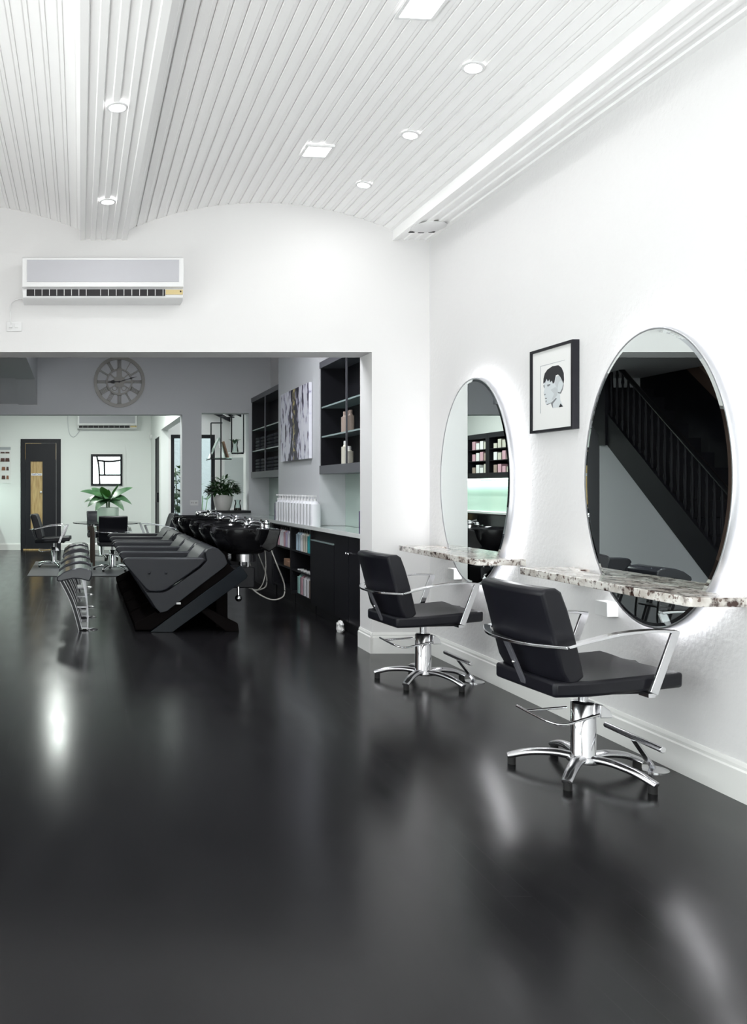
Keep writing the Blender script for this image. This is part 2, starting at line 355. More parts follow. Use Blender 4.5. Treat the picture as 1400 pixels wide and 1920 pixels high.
# skirtings
def skirt(b, p0, p1, nrm, h=0.15, t=0.018):
    p0 = Vector(p0); p1 = Vector(p1); n = Vector(nrm)
    pr = [(0, 0), (t, 0), (t, h*0.78), (t*0.62, h*0.82), (t*0.62, h*0.9), (t*0.3, h), (0, h)]
    b.loft([[p0+n*a+Vector((0, 0, z)) for a, z in pr], [p1+n*a+Vector((0, 0, z)) for a, z in pr]])
b = B(); skirt(b, (2.54, -3.15, 0), (2.54, YB0, 0), (-1, 0, 0)); struct(b, 'baseboard_right', M['offwhite'])
b = B(); skirt(b, (2.105, YB0, 0), (2.522, YB0, 0), (0, -1, 0)); skirt(b, (2.12, YB0-0.018, 0), (2.12, YB1, 0), (-1, 0, 0)); struct(b, 'baseboard_back', M['offwhite'])
b = B(); skirt(b, (-2.0, YD, 0), (-1.15, YD, 0), (0, -1, 0), 0.13); skirt(b, (-0.37, YD, 0), (1.36, YD, 0), (0, -1, 0), 0.13); struct(b, 'baseboard_far', M['offwhite'])
# wash room
struct(B().box(-2.7, -2.55, YB1, YC1, 0, 3.3), 'wall_stair', M['brown_wall'])
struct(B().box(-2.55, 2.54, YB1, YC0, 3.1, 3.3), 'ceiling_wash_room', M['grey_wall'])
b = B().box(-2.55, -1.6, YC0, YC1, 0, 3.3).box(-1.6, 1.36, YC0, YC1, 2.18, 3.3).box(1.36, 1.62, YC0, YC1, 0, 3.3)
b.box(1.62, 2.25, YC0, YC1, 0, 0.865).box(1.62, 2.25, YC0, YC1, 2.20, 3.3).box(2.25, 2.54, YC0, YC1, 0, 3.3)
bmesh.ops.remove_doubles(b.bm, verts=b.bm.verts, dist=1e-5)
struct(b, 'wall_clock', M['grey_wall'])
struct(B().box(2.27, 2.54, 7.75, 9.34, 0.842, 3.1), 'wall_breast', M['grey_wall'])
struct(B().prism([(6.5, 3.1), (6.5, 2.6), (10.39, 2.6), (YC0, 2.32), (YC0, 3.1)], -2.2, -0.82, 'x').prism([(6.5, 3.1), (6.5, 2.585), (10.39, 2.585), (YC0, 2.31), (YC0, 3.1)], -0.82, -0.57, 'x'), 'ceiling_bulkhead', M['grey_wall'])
struct(B().box(2.52, 2.54, YB1, 7.75, 0.842, 1.33).box(2.52, 2.54, 9.34, YC0, 0.842, 1.33), 'wall_splashback', M['splash'])
# back room
struct(B().box(-2.15, 1.5, YD, YD+0.12, 0, 3.0), 'wall_far', M['green_wall'])
struct(B().box(-2.15, -2.0, YC1, YD, 0, 3.0), 'wall_far_left', M['green_wall'])
b = B().box(1.376, 1.5, YC1, 13.85, 2.19, 3.0).box(1.376, 1.5, 13.85, 14.2, 0, 3.0).box(1.376, 1.5, 15.04, YD, 0, 3.0).box(1.376, 1.5, 14.2, 15.04, 2.1, 3.0)
bmesh.ops.remove_doubles(b.bm, verts=b.bm.verts, dist=1e-5)
struct(b, 'wall_far_right', M['green_wall'])
struct(B().box(-2.0, 1.376, YC1, YD, 2.9, 3.0), 'ceiling_back_room', M['green_wall'])
struct(B().box(1.5, 1.54, 13.85, 13.95, 0, 2.9).box(1.54, 2.29, 13.85, 13.95, 2.105, 2.9).box(2.29, 2.54, 13.85, 13.95, 0, 2.9), 'wall_garden_room', M['white_wall'])
# glass roof of the garden room
wr = struct(B().prism([(1.5, 2.80), (2.54, 2.32), (2.54, 2.38), (1.5, 2.86)], 11.08, 11.13, 'y').prism([(1.5, 2.80), (2.54, 2.32), (2.54, 2.38), (1.5, 2.86)], 11.95, 12.0, 'y').prism([(1.5, 2.80), (2.54, 2.32), (2.54, 2.38), (1.5, 2.86)], 12.85, 12.9, 'y').prism([(1.5, 2.80), (2.54, 2.32), (2.54, 2.38), (1.5, 2.86)], 13.78, 13.84, 'y'), 'window_2', M['black_paint'])
B().prism([(1.5, 2.865), (2.54, 2.385), (2.54, 2.392), (1.5, 2.872)], 11.08, 13.84, 'y').out('pane', M['glass'], wr)
# black framed glass door to the garden
dg = struct(B().box(1.54, 1.60, 13.86, 13.92, 0, 2.105).box(2.23, 2.29, 13.86, 13.92, 0, 2.105).box(1.60, 2.23, 13.86, 13.92, 2.045, 2.105).box(1.60, 2.23, 13.86, 13.92, 0, 0.12), 'door_1', M['black_paint'])
B().box(1.60, 2.23, 13.885, 13.891, 0.12, 2.045).out('pane', M['glass'], dg)
struct(B().box(1.5, 7.0, 13.95, 19.0, -0.1, 0), 'ground_garden', M['paving'])
struct(B().box(1.5, 7.0, 17.0, 17.2, 0, 2.6), 'wall_garden', M['garden_wall'])
# sliding door in the side wall
ds = struct(B().box(1.385, 1.44, 14.2, 14.26, 0, 2.1).box(1.385, 1.44, 14.98, 15.04, 0, 2.1).box(1.40, 1.43, 14.26, 14.98, 0, 2.1), 'door_2', M['black_paint'])
B().box(1.345, 1.385, 14.32, 14.42, 0.95, 1.12).out('handle', M['black_paint'], ds, bevel=0.004)
# far door with narrow glazed slot
d3 = struct(B().box(-1.148, -1.06, YD-0.03, YD, 0, 2.15).box(-0.46, -0.372, YD-0.03, YD, 0, 2.15).box(-1.06, -0.46, YD-0.03, YD, 2.075, 2.15), 'door_3', M['black_paint'])
B().box(-1.055, -0.955, YD-0.045, YD-0.008, 0.02, 2.065).box(-0.725, -0.465, YD-0.045, YD-0.008, 0.02, 2.065).box(-0.955, -0.725, YD-0.045, YD-0.008, 1.717, 2.065).box(-0.955, -0.725, YD-0.045, YD-0.008, 0.02, 0.393).out('door_leaf', M['black_paint'], d3)
B().box(-0.955, -0.725, YD-0.02, YD-0.008, 0.393, 1.717).out('timber_infill', M['wood'], d3)
B().box(-1.10, -0.45, YD-0.047, YD-0.03, 0.0, 0.022).out('brass_threshold', M['wood'], d3)
B().box(-1.058, -0.75, YD-0.05, YD-0.045, 2.058, 2.066).box(-1.060, -1.054, YD-0.05, YD-0.045, 1.75, 2.066).box(-0.470, -0.464, YD-0.05, YD-0.045, 1.75, 2.066).out('lit_gap', M['wood'], d3)
B().ball((-0.755, YD-0.05, 1.12), 0.022).out('door_knob', M['white_plastic'], d3, smooth=True)
sg = tag(B().box(-0.945, -0.735, YD-0.024, YD-0.021, 1.44, 1.485).out('door_sign', M['paper']), 'small white paper sign with blue lettering stuck to the timber door slot', 'sign')
fc = bpy.data.curves.new('sign_lettering', 'FONT'); fc.body = 'Staff Only'; fc.size = 0.045; fc.extrude = 0.0008; fc.align_x = 'CENTER'; fc.align_y = 'CENTER'
fo = bpy.data.objects.new('sign_lettering', fc); C.objects.link(fo); fo.location = (-0.84, YD-0.025, 1.462); fo.rotation_euler = (PI/2, 0, 0); fc.materials.append(M['blue_ink']); bpy.context.view_layer.update()
fm = bpy.data.meshes.new_from_object(fo); fm.name = 'lettering'; lo = bpy.data.objects.new('lettering', fm); C.objects.link(lo); lo.location = fo.location; lo.rotation_euler = fo.rotation_euler; lo.parent = sg
bpy.data.objects.remove(fo)

# ------------------------------------------------------------------ staircase on the left of the wash room (seen in the mirrors)
st = thing('staircase', 'black wooden staircase with turned balusters reflected in the near oval mirror', 'staircase', (-1.45, 7.6, 0))
sl = 0.905; n_st = 18; going = 0.2; rise = going*sl
def sz(y): return 0.28+sl*(y-8.3+0.0)   # stringer underside height at world y
b = B()
ys0, ys1 = 8.0, 10.5
b.prism([(ys0-7.6, max(0.0, sz(ys0))), (ys1-7.6, sz(ys1)), (ys1-7.6, sz(ys1)+0.38), (ys0-7.6, sz(ys0)+0.38)], -0.05, 0.0, 'x').out('stringer', M['black_paint'], st)
for i in range(12):
    y = 8.0+i*0.2-7.6; z = sz(8.0+i*0.2)+0.30
    B().box(-0.92, -0.051, y, y+0.24, z, z+0.035).box(-0.92, -0.051, y+0.2, y+0.22, z+0.035, z+rise).out('step', M['black_paint'], st)
for i in range(24):
    y = 8.05+i*0.1; z0 = sz(y)+0.33; z1 = sz(y)+1.05; h = z1-z0
    B().lathe([(0.012, 0), (0.012, 0.1*h), (0.022, 0.16*h), (0.012, 0.24*h), (0.02, 0.5*h), (0.011, 0.8*h), (0.018, 0.86*h), (0.012, 0.92*h), (0.012, h)], (-0.03, y-7.6, z0), n=8).out('baluster', M['black_paint'], st, smooth=True)
B().sweep([(-0.03, ys0-7.6, sz(ys0)+1.08), (-0.03, ys1-7.6, sz(ys1)+1.08)], (0.06, 0.05), n=12).out('handrail', M['gloss_black'], st, smooth=True)
B().box(-0.08, 0.02, 2.3, 2.42, sz(10.0)-0.1, sz(10.0)+1.28).ball((-0.03, 2.36, sz(10.0)+1.32), 0.06).out('newel_post', M['black_paint'], st)
b = B(); b.prism([(8.05, 0.0), (10.05, 0.0), (10.05, sz(10.05)), (8.05, sz(8.05))], -1.50, -1.46, 'x'); struct(b, 'wall_under_stair', M['grey_wall'])
struct(B().prism([(8.0, sz(8.0)+1.0), (10.4, sz(10.4)+1.0), (10.4, sz(10.4)+1.09), (8.0, sz(8.0)+1.09)], -2.55, -2.51, 'x'), 'trim_1', M['cream'])
struct(B().prism([(7.2, 0.0), (YC0, 0.0), (YC0, sz(YC0)+0.78), (7.2, sz(7.2)+0.78)], -2.55, -2.53, 'x'), 'wall_stair_dark_sheet', M['black_paint'])  # black sheet added on the wall to keep the stair background dark

# ------------------------------------------------------------------ back-lit oval mirrors
def oval_mirror(cy, cz, label):
    t = thing('oval_mirror', label, 'mirror', (2.54, cy, cz), 0, 'back-lit oval wall mirrors')
    ry, rz = 0.455, 0.648; n = 128
    def ring(x, k, kz=None): kz = kz or k; return [(x, (ry+k)*math.cos(2*PI*i/n), (rz+kz)*math.sin(2*PI*i/n)) for i in range(n)]
    # glass with bevelled edge
    b = B(); b.loft([ring(-0.070, -0.004), ring(-0.0725, -0.022)], caps=False)
    b.bm.faces.new([b.bm.verts.new(p) for p in ring(-0.0725, -0.022)]); b.out('mirror_glass', M['mirror'], t)
    b = B(); b.loft([ring(-0.069, -0.012), ring(-0.072, -0.004), ring(-0.072, 0.0), ring(-0.070, 0.002), ring(-0.030, 0.004), ring(-0.028, 0.002), ring(-0.028, -0.03), ring(-0.066, -0.03)], closed=True).out('rim', M['steel'], t, smooth=True)
    b = B(); b.prism(ellipse(0, 0, ry-0.03, rz-0.03, n), -0.034, -0.030, 'x').out('backing', M['white_plastic'], t)
    b = B(); b.loft([ring(-0.024, -0.05), ring(-0.024, -0.014), ring(-0.008, -0.014), ring(-0.008, -0.05)], closed=True).out('led_strip', M['halo'], t)
    B().box(-0.030, 0.0, -0.1, 0.1, 0.2, 0.26).out('wall_bracket', M['white_plastic'], t); B().box(-0.030, 0.0, -0.1, 0.1, -0.3, -0.24).out('wall_bracket', M['white_plastic'], t)
    return t
oval_mirror(3.54, 1.244, 'large back-lit oval mirror nearest the camera, reflecting the dark staircase')
oval_mirror(5.14, 1.242, 'back-lit oval mirror farther along the wall, half reflecting the white pier')
# ------------------------------------------------------------------ granite shelves
def shelf(y0, y1, label):
    r = 0.02
    t = tag(B().prism([(2.26+r, y0), (2.26+0.006, y0+0.006), (2.26, y0+r), (2.26, y1-r), (2.26+0.006, y1-0.006), (2.26+r, y1), (2.465, y1), (2.465, y0)], 0.757, 0.793, 'z')
            .out('granite_shelf', M['granite'], bevel=0.003), label, 'shelf', 'granite shelves under the mirrors')
    B().box(2.465, 2.54, y0, y0+0.10, 0.757, 0.793).out('shelf_end', M['granite'], t)
    B().box(2.465, 2.54, y1-0.14, y1, 0.757, 0.793).out('shelf_end', M['granite'], t)
    return t
shelf(3.03, 4.21, 'speckled granite shelf under the nearest oval mirror, running out of frame')
shelf(4.65, 5.80, 'speckled granite shelf under the farther oval mirror by the corner')
def power_box(y, label):
    t = tag(B().box(2.485, 2.54, y, y+0.09, 0.59, 0.66).out('power_box', M['white_plastic'], bevel=0.003), label, 'socket', 'white boxes below the shelves')
power_box(3.85, 'white box on the wall just below the nearer granite shelf')
power_box(5.43, 'white box on the wall just below the farther granite shelf')

# ------------------------------------------------------------------ styling chair
def make_chair(label, group):
    t = thing('styling_chair', label, 'chair', (0, 0, 0), 0, group)
    # seat: cushion with waterfall front, slightly rising to the front
    nx, ny = 12, 8; top = []; bot = []
    b = B()
    def sx(u, v): return -0.27+u*(0.53-0.035*math.exp(-((v-0.5)/0.28)**2))
    def szt(u, v):
        z = 0.432+0.036*u; z -= 0.014*math.sin(PI*v)*math.sin(PI*min(u*1.1, 1)); return z
    rings = []
    for i in range(nx+1):
        u = i/nx; th = 0.064; wv = 0.225*(0.86+0.14*min(1, u*4))
        ring = []
        for j in range(ny+1):
            v = j/ny; ring.append((sx(u, v), (v-0.5)*2*wv, szt(u, v)))
        for j in range(ny, -1, -1):
            v = j/ny; ring.append((sx(u, v), (v-0.5)*2*wv*0.99, szt(u, v)-th))
        rings.append(ring)
    b.loft(rings); b.out('seat', M['vinyl'], t, bevel=0.014, seg=3)
    B().box(-0.2, 0.17, -0.17, 0.17, 0.372, 0.386).out('seat_pan', M['black_paint'], t)
    # backrest, curved sideways
    b = B(); rings = []; ny = 10
    for j in range(ny+1):
        v = (j/ny-0.5)*2; y = 0.205*v; cx = 0.028*(v*v)
        prof = []
        for (px, pz) in ((-0.165, 0.452), (-0.180, 0.52), (-0.205, 0.62), (-0.235, 0.72), (-0.262, 0.79), (-0.285, 0.805), (-0.335, 0.803), (-0.348, 0.785), (-0.318, 0.68), (-0.292, 0.58), (-0.262, 0.47), (-0.235, 0.425), (-0.20, 0.425)):
            prof.append((px+cx-0.012, y, pz))
        rings.append(prof)
    b.loft(rings); b.out('backrest', M['vinyl'], t, bevel=0.012, seg=3)
    # armrests: flat chrome bar and slanted front post
    for s_ in (-1, 1):
        y = 0.248*s_
        path = arc([(-0.262, y, 0.582), (-0.16, y, 0.606), (-0.03, y, 0.630), (0.10, y, 0.640), (0.205, y, 0.634)], 6)
        b = B().sweep(path, (0.034, 0.011), sq=True)
        b.sweep([(0.200, y, 0.636), (0.105, y, 0.392)], (0.011, 0.034), up=(1, 0, 0.3), sq=True)
        b.out('armrest', M['chrome'], t, bevel=0.002)
        B().box(0.085, 0.115, min(y, y-0.05*s_), max(y, y-0.05*s_), 0.376, 0.392).out('arm_bracket', M['chrome'], t)
    bk = arc([(-0.262, 0.262, 0.582), (-0.33, 0.14, 0.574), (-0.348, 0, 0.571), (-0.33, -0.14, 0.574), (-0.262, -0.262, 0.582)], 6)
    B().sweep(bk, (0.03, 0.012), sq=True).out('back_bar', M['chrome'], t, bevel=0.002)
    b = B().sweep([(-0.350, 0, 0.575), (-0.302, 0, 0.47), (-0.262, 0, 0.378), (-0.15, 0, 0.366)], (0.032, 0.010), up=(-1, 0, 0.4), sq=True)
    b.out('back_strut', M['grey_frame'], t, bevel=0.002)
    B().ball((-0.312, 0.0, 0.475), 0.008).out('bolt', M['chrome'], t, smooth=True)
    # column
    B().lathe([(0.05, 0.06), (0.05, 0.075), (0.047, 0.08), (0.047, 0.295), (0.040, 0.302), (0.0, 0.302)], n=40).out('column', M['chrome'], t, smooth=True)
    B().cyl((0, 0, 0.30), (0, 0, 0.374), 0.019).out('piston', M['polished'], t, smooth=True)
    pd = arc([(0.055, -0.050, 0.262), (-0.06, -0.082, 0.25), (-0.17, -0.112, 0.24), (-0.215, -0.085, 0.245), (-0.225, 0.0, 0.252), (-0.23, 0.10, 0.262)], 6)
    b = B().tube(pd, 0.0055).tube([(-0.226, 0.045, 0.256), (-0.05, 0.035, 0.268)], 0.0055)
    b.out('foot_pump', M['chrome'], t, smooth=True)
    B().prism([(0.03, 0.245), (0.085, 0.245), (0.075, 0.275), (0.04, 0.30), (0.03, 0.30)], -0.062, -0.03, 'y').out('pump_housing', M['polished'], t, bevel=0.003)
    B().lathe([(0.0, 0.05), (0.062, 0.05), (0.066, 0.062), (0.058, 0.076), (0.0, 0.08)], n=32).out('hub', M['polished'], t, smooth=True)
    for k in range(5):
        a = math.radians(5+72*k); c, s_ = math.cos(a), math.sin(a)
        pts = arc([(0.03*c, 0.03*s_, 0.066), (0.11*c, 0.11*s_, 0.073), (0.20*c, 0.20*s_, 0.062), (0.262*c, 0.262*s_, 0.042), (0.283*c, 0.283*s_, 0.033)], 5)
        m = len(pts); wh = [(0.052-0.014*i/(m-1), 0.034-0.008*i/(m-1)) for i in range(m)]; wh[-1] = (0.026, 0.016)
        leg = B().sweep(pts, wh, n=14).out('leg', M['polished'], t, smooth=True)
        B().cyl((0.267*c, 0.267*s_, 0), (0.267*c, 0.267*s_, 0.031), 0.0165, n=16).out('glide', M['rubber'], leg, smooth=True)
    return t
g = 'black hydraulic styling chairs'
ch = make_chair('black styling chair with chrome arms nearest the camera, below the big oval mirror', g)
ch.location = (2.12, 3.44, 0); ch.rotation_euler = (0, 0, math.radians(6))
dup(ch, (2.12, 5.045, 0), math.radians(6), 'black styling chair in the corner below the farther oval mirror')
dup(ch, (-0.40, 12.45, 0), math.radians(-3), 'black styling chair left of the glass table, side-on before the black door')
dup(ch, (0.47, 11.85, 0), math.radians(90), 'black styling chair with its back to the camera in front of the glass table')
dup(ch, (1.17, 12.7, 0), math.radians(184), 'black styling chair right of the glass table, half hidden by the wash basins')
dup(ch, (0.36, 13.75, 0), math.radians(-82), 'dark styling chair behind the glass table, below the potted plant')

# ------------------------------------------------------------------ foot bars on the floor
def foot_bar(y, label):
    t = thing('foot_bar', label, 'footrest', (2.44, y, 0), 0, 'chrome foot bars by the wall')
    B().lathe([(0.0, 0), (0.058, 0), (0.058, 0.004), (0.02, 0.012), (0.0, 0.012)], n=32).out('floor_plate', M['chrome'], t, smooth=True)
    B().sweep([(0, 0, 0.008), (-0.14, -0.085, 0.155)], (0.022, 0.012), sq=True).out('stem', M['polished'], t, bevel=0.002)
    B().cyl((-0.14, 0.095, 0.165), (-0.14, -0.255, 0.165), 0.0125).out('bar', M['polished'], t, smooth=True, bevel=0.002)
foot_bar(3.475, 'chrome T-shaped foot bar on the floor beside the nearest styling chair')
foot_bar(5.05, 'chrome T-shaped foot bar on the floor beside the corner styling chair')

# ------------------------------------------------------------------ framed portrait
t = thing('framed_picture', 'black box-framed black-and-white portrait of a short-haired head between the mirrors', 'picture', (2.54, 4.349, 1.7295))
W2, H2 = 0.197, 0.2275
def rectring(b, x0, x1, w_, h_, f):
    b.box(x0, x1, -w_, w_, h_-f, h_).box(x0, x1, -w_, w_, -h_, -h_+f).box(x0, x1, -w_, -w_+f, -h_+f, h_-f).box(x0, x1, w_-f, w_, -h_+f, h_-f)
b = B(); rectring(b, -0.036, 0, W2, H2, 0.014); b.out('frame', M['black_paint'], t)
B().box(-0.026, -0.004, -W2+0.014, W2-0.014, -H2+0.014, H2-0.014).out('mount', M['paper'], t)
def PC(x, y):
    l = 120+0.0286*(y-370); r = 850+0.013*(y-140); u = (x-l)/(r-l)
    tp = 370-230*u; bt = 1770-90*u; v = (y-tp)/(bt-tp); return (W2-2*W2*u, H2-2*H2*v)
def flat(b, pts, d, mi=0):
    q = [PC(*p) for p in pts]; b.prism(q, -0.0264-d, -0.026, 'x', mi)
b = B()
for q in ([(288,606),(705,493),(705,500),(296,616),(316,1420),(306,1420)],): flat(b, q, 0.0, 0)
b.out('mount_edge', M['ink_light'], t)
b = B(); flat(b, [(352,900),(372,800),(640,770),(668,860),(690,905),(655,1040),(635,1085),(640,1180),(690,1295),(520,1328),(490,1240),(470,1252),(412,1275),(392,1235),(385,1190),(388,1150),(368,1105),(358,1060),(376,990)], 0.0)
b.out('printed_face', mat('printed_skin', (0.62, 0.66, 0.68), 0.6), t)
b = B(); flat(b, [(350,905),(352,820),(372,730),(420,660),(500,605),(600,585),(655,630),(690,720),(697,840),(690,905),(668,850),(640,790),(600,745),(560,760),(540,880),(515,905),(500,850),(470,880),(455,830),(430,870),(405,820),(380,890),(360,890)], 0.0006)
b.out('printed_hair', M['ink'], t)
b = B(); flat(b, [(650,1245),(690,1298),(620,1312)], 0.0006); b.out('printed_collar', M['ink'], t)
b = B()
flat(b, [(415,925),(460,910),(478,922),(445,950),(425,955)], 0.0006); flat(b, [(352,935),(372,930),(372,985),(360,970)], 0.0006)
flat(b, [(370,1085),(398,1080),(392,1100),(376,1108)], 0.0006); flat(b, [(385,1148),(418,1150),(414,1168),(390,1170)], 0.0006)
flat(b, [(398,1200),(416,1195),(412,1220),(402,1230)], 0.0006)
flat(b, [(412,1262),(470,1240),(500,1228),(570,1150),(585,1160),(520,1250),(525,1325),(505,1290),(490,1240),(430,1272)], 0.0006)
flat(b, [(595,1045),(640,1052),(672,980),(688,905),(692,925),(680,1000),(650,1075),(610,1070)], 0.0006)
b.out('printed_features', M['ink_mid'], t)
b = B(); flat(b, [(480,1010),(560,960),(600,1010),(590,1100),(530,1180),(500,1180),(540,1080)], 0.0004); flat(b, [(545,900),(570,790),(600,760),(650,800),(670,870),(640,850),(610,880),(590,1000),(560,930)], 0.0004)
b.out('printed_shading', M['ink_pale'], t)

# ------------------------------------------------------------------ wall air conditioners
def aircon(name, x0, x1, y, z0, z1, d, label, big=True):
    t = thing(name, label, 'air conditioner', ((x0+x1)/2, y, (z0+z1)/2), 0, 'wall air conditioners')
    hw = (x1-x0)/2; hh = (z1-z0)/2
    B().prism([(0, hh), (-d*0.92, hh), (-d, hh-0.012), (-d, -hh*0.42), (-d*0.86, -hh*0.48), (-d*0.80, -hh*0.88), (-d*0.6, -hh), (0, -hh)], -hw, hw, 'x').out('casing', M['white_plastic'], t, bevel=0.006)
    B().box(-hw+0.035, hw-0.035, -d-0.004, -d-0.0005, -hh*0.20, hh*0.84).out('front_grille', M['ac_grille'], t)
    B().box(-hw+0.03, hw-0.13, -d*0.87, -d*0.815, -hh*0.80, -hh*0.50).out('outlet', M['dark_slot'], t)
    b = B()
    xx = [-hw+0.085+0.052*i for i in range(8)]+[-hw+0.55+0.055*i for i in range(9)] if big else [-hw+0.1+0.1*i for i in range(10)]
    for x in xx:
        if x < hw-0.14: b.box(x, x+0.004, -d*0.875, -d*0.86, -hh*0.80, -hh*0.50)
    b.out('vanes', M['white_plastic'], t)
    B().box(hw-0.125, hw-0.004, -d*0.87, -d*0.82, -hh*0.74, -hh*0.52).out('control_label', M['yellow_label'], t)
    B().cyl((hw-0.02, -d*0.88, -hh*0.6), (hw-0.02, -d*0.82, -hh*0.6), 0.006, n=12).out('sensor', M['dark_slot'], t)
    return t
aircon('air_conditioner', -0.407, 0.729, YB0, 2.527, 2.826, 0.20, 'white wall air conditioner with grey front above the wide opening')
aircon('air_conditioner', -0.05, 1.09, YD, 2.33, 2.60, 0.19, 'air conditioner on the far back-room wall above the black-framed mirror', False)
sk = thing('wall_socket', 'white power socket with a cable left below the front air conditioner', 'socket', (-0.478, YB0, 2.372))
B().box(-0.055, 0.055, -0.012, 0, -0.035, 0.035).out('plate', M['white_plastic'], sk, bevel=0.003)
B().box(-0.035, -0.012, -0.03, -0.012, -0.012, 0.02).box(0.005, 0.03, -0.018, -0.012, -0.01, 0.02).out('plug', M['white_plastic'], sk, bevel=0.002)
tag(B().tube(arc([(-0.50, YB0-0.035, 2.38), (-0.503, YB0-0.04, 2.44), (-0.50, YB0-0.04, 2.52), (-0.47, YB0-0.04, 2.555), (-0.42, YB0-0.04, 2.565), (-0.40, YB0-0.05, 2.56)], 8), 0.004, n=8).out('power_cable', M['white_plastic'], smooth=True), 'thin white cable looping from the front air conditioner to its socket', 'cable')
tag(B().tube(arc([(-0.24, YD-0.02, 2.63), (-0.235, YD-0.02, 2.45), (-0.20, YD-0.02, 2.25), (-0.12, YD-0.02, 2.19), (-0.03, YD-0.03, 2.28), (0.0, YD-0.05, 2.34)], 8), 0.006, n=8).out('power_cable', M['grey_wall'], smooth=True), 'cable hanging in a loop left of the far air conditioner', 'cable')
s2 = thing('wall_socket', 'grey double socket on the white pillar behind the wash basins', 'socket', (1.52, YC0, 1.0))
B().box(-0.055, 0.055, -0.012, 0, -0.035, 0.035).out('plate', M['white_plastic'], s2, bevel=0.003)
B().box(-0.035, -0.03, -0.015, -0.011, -0.005, 0.012).box(-0.018, -0.013, -0.015, -0.011, -0.005, 0.012).box(0.013, 0.018, -0.015, -0.011, -0.005, 0.012).box(0.03, 0.035, -0.015, -0.011, -0.005, 0.012).out('pin_holes', M['dark_slot'], s2)
tag(B().cyl((1.376, 15.6, 2.18), (1.33, 15.6, 2.18), 0.045).out('door_sensor', M['white_plastic'], smooth=True, bevel=0.004), 'small round white sensor high in the back-room corner', 'sensor')

# ------------------------------------------------------------------ ceiling lamps
def arch_z(x): 
    hw = 0.965; R = (hw*hw+0.04)/(0.4); return 3.07+0.20-R+math.sqrt(R*R-(x-1.305)**2)
def downlight(x, y, z, label, tilt=0, power=P_ROUND, group='round ceiling downlights'):
    t = thing('downlight', label, 'lamp', (x, y, z), 0, group); t.rotation_euler = (0, tilt, 0)
    b = B(); n = 32
    b.loft([[(r*math.cos(2*PI*i/n), r*math.sin(2*PI*i/n), zz) for i in range(n)] for r, zz in ((0.052, 0.0), (0.052, -0.006), (0.040, -0.008), (0.038, 0.0))], closed=True).out('bezel', M['white_plastic'], t, smooth=True)
    B().cyl((0, 0, 0.0), (0, 0, -0.004), 0.038, n=32).out('diffuser', M['lamp_on'], t)
    area('downlight_light', (0, 0, -0.011), (0, 0, 0), 0.07, 0.07, power, shape='DISK', parent=t)
    return t
downlight(0.176, 3.85, 2.999, 'round downlight in the ribbed beam, nearer of its two')
downlight(0.174, 5.12, 2.999, 'round downlight in the ribbed beam, closest to the air conditioner')
for y, lab in ((3.88, 'round downlight in the arched ceiling, nearest of the row of three'), (4.62, 'round downlight in the arched ceiling, middle of the row of three'), (5.38, 'round downlight in the arched ceiling, farthest of the row of three')):
    downlight(1.87, y, arch_z(1.87)-0.002, lab, math.atan((1.87-1.305)/2.4))
for y, nm in ((2.6, 'a'), (1.2, 'b'), (-0.4, 'c')):  # extra lamps out of view, added to brighten ceiling and walls
    downlight(1.87, y, arch_z(1.87)-0.002, 'added round downlight in the arched ceiling above the camera, out of frame', math.atan((1.87-1.305)/2.4))
    downlight(0.176, y, 2.999, 'added round downlight in the ribbed beam above the camera, out of frame')
def square_light(x, y, label):
    t = thing('square_ceiling_light', label, 'lamp', (x, y, arch_z(x)-0.004), 0, 'square ceiling lights'); t.rotation_euler = (0, 0.05, 0)
    b = B().box(-0.085, 0.085, 0.07, 0.085, -0.012, 0.0).box(-0.085, 0.085, -0.085, -0.07, -0.012, 0).box(-0.085, -0.07, -0.07, 0.07, -0.012, 0).box(0.07, 0.085, -0.07, 0.07, -0.012, 0)
    b.out('frame', M['white_plastic'], t); B().box(-0.07, 0.07, -0.07, 0.07, -0.009, 0.0).out('diffuser', M['lamp_sq'], t)
    area('square_light_glow', (0, 0, -0.014), (0, 0, 0), 0.14, 0.14, P_SQUARE, parent=t)
square_light(1.445, 4.98, 'bright square light in the arched ceiling, the farther one')
square_light(1.46, 3.49, 'bright square light in the arched ceiling at the top edge of the photo')
square_light(1.46, 1.4, 'added square light in the arched ceiling above the camera, out of frame')  # extra lamp out of view, added to brighten the front room
vt = thing('ceiling_vent', 'round white ceiling vent in the corner of the right beam', 'vent', (2.40, 5.62, 3.0))
B().lathe([(0.0, -0.012), (0.09, -0.012), (0.115, -0.004), (0.115, 0.0), (0, 0)], n=40).out('cover', M['white_plastic'], vt, smooth=True)
B().box(-0.09, -0.05, 0.10, 0.125, -0.004, -0.001).box(-0.02, 0.02, 0.116, 0.132, -0.004, -0.001).box(0.05, 0.09, 0.10, 0.122, -0.004, -0.001).out('slots', M['dark_slot'], vt)

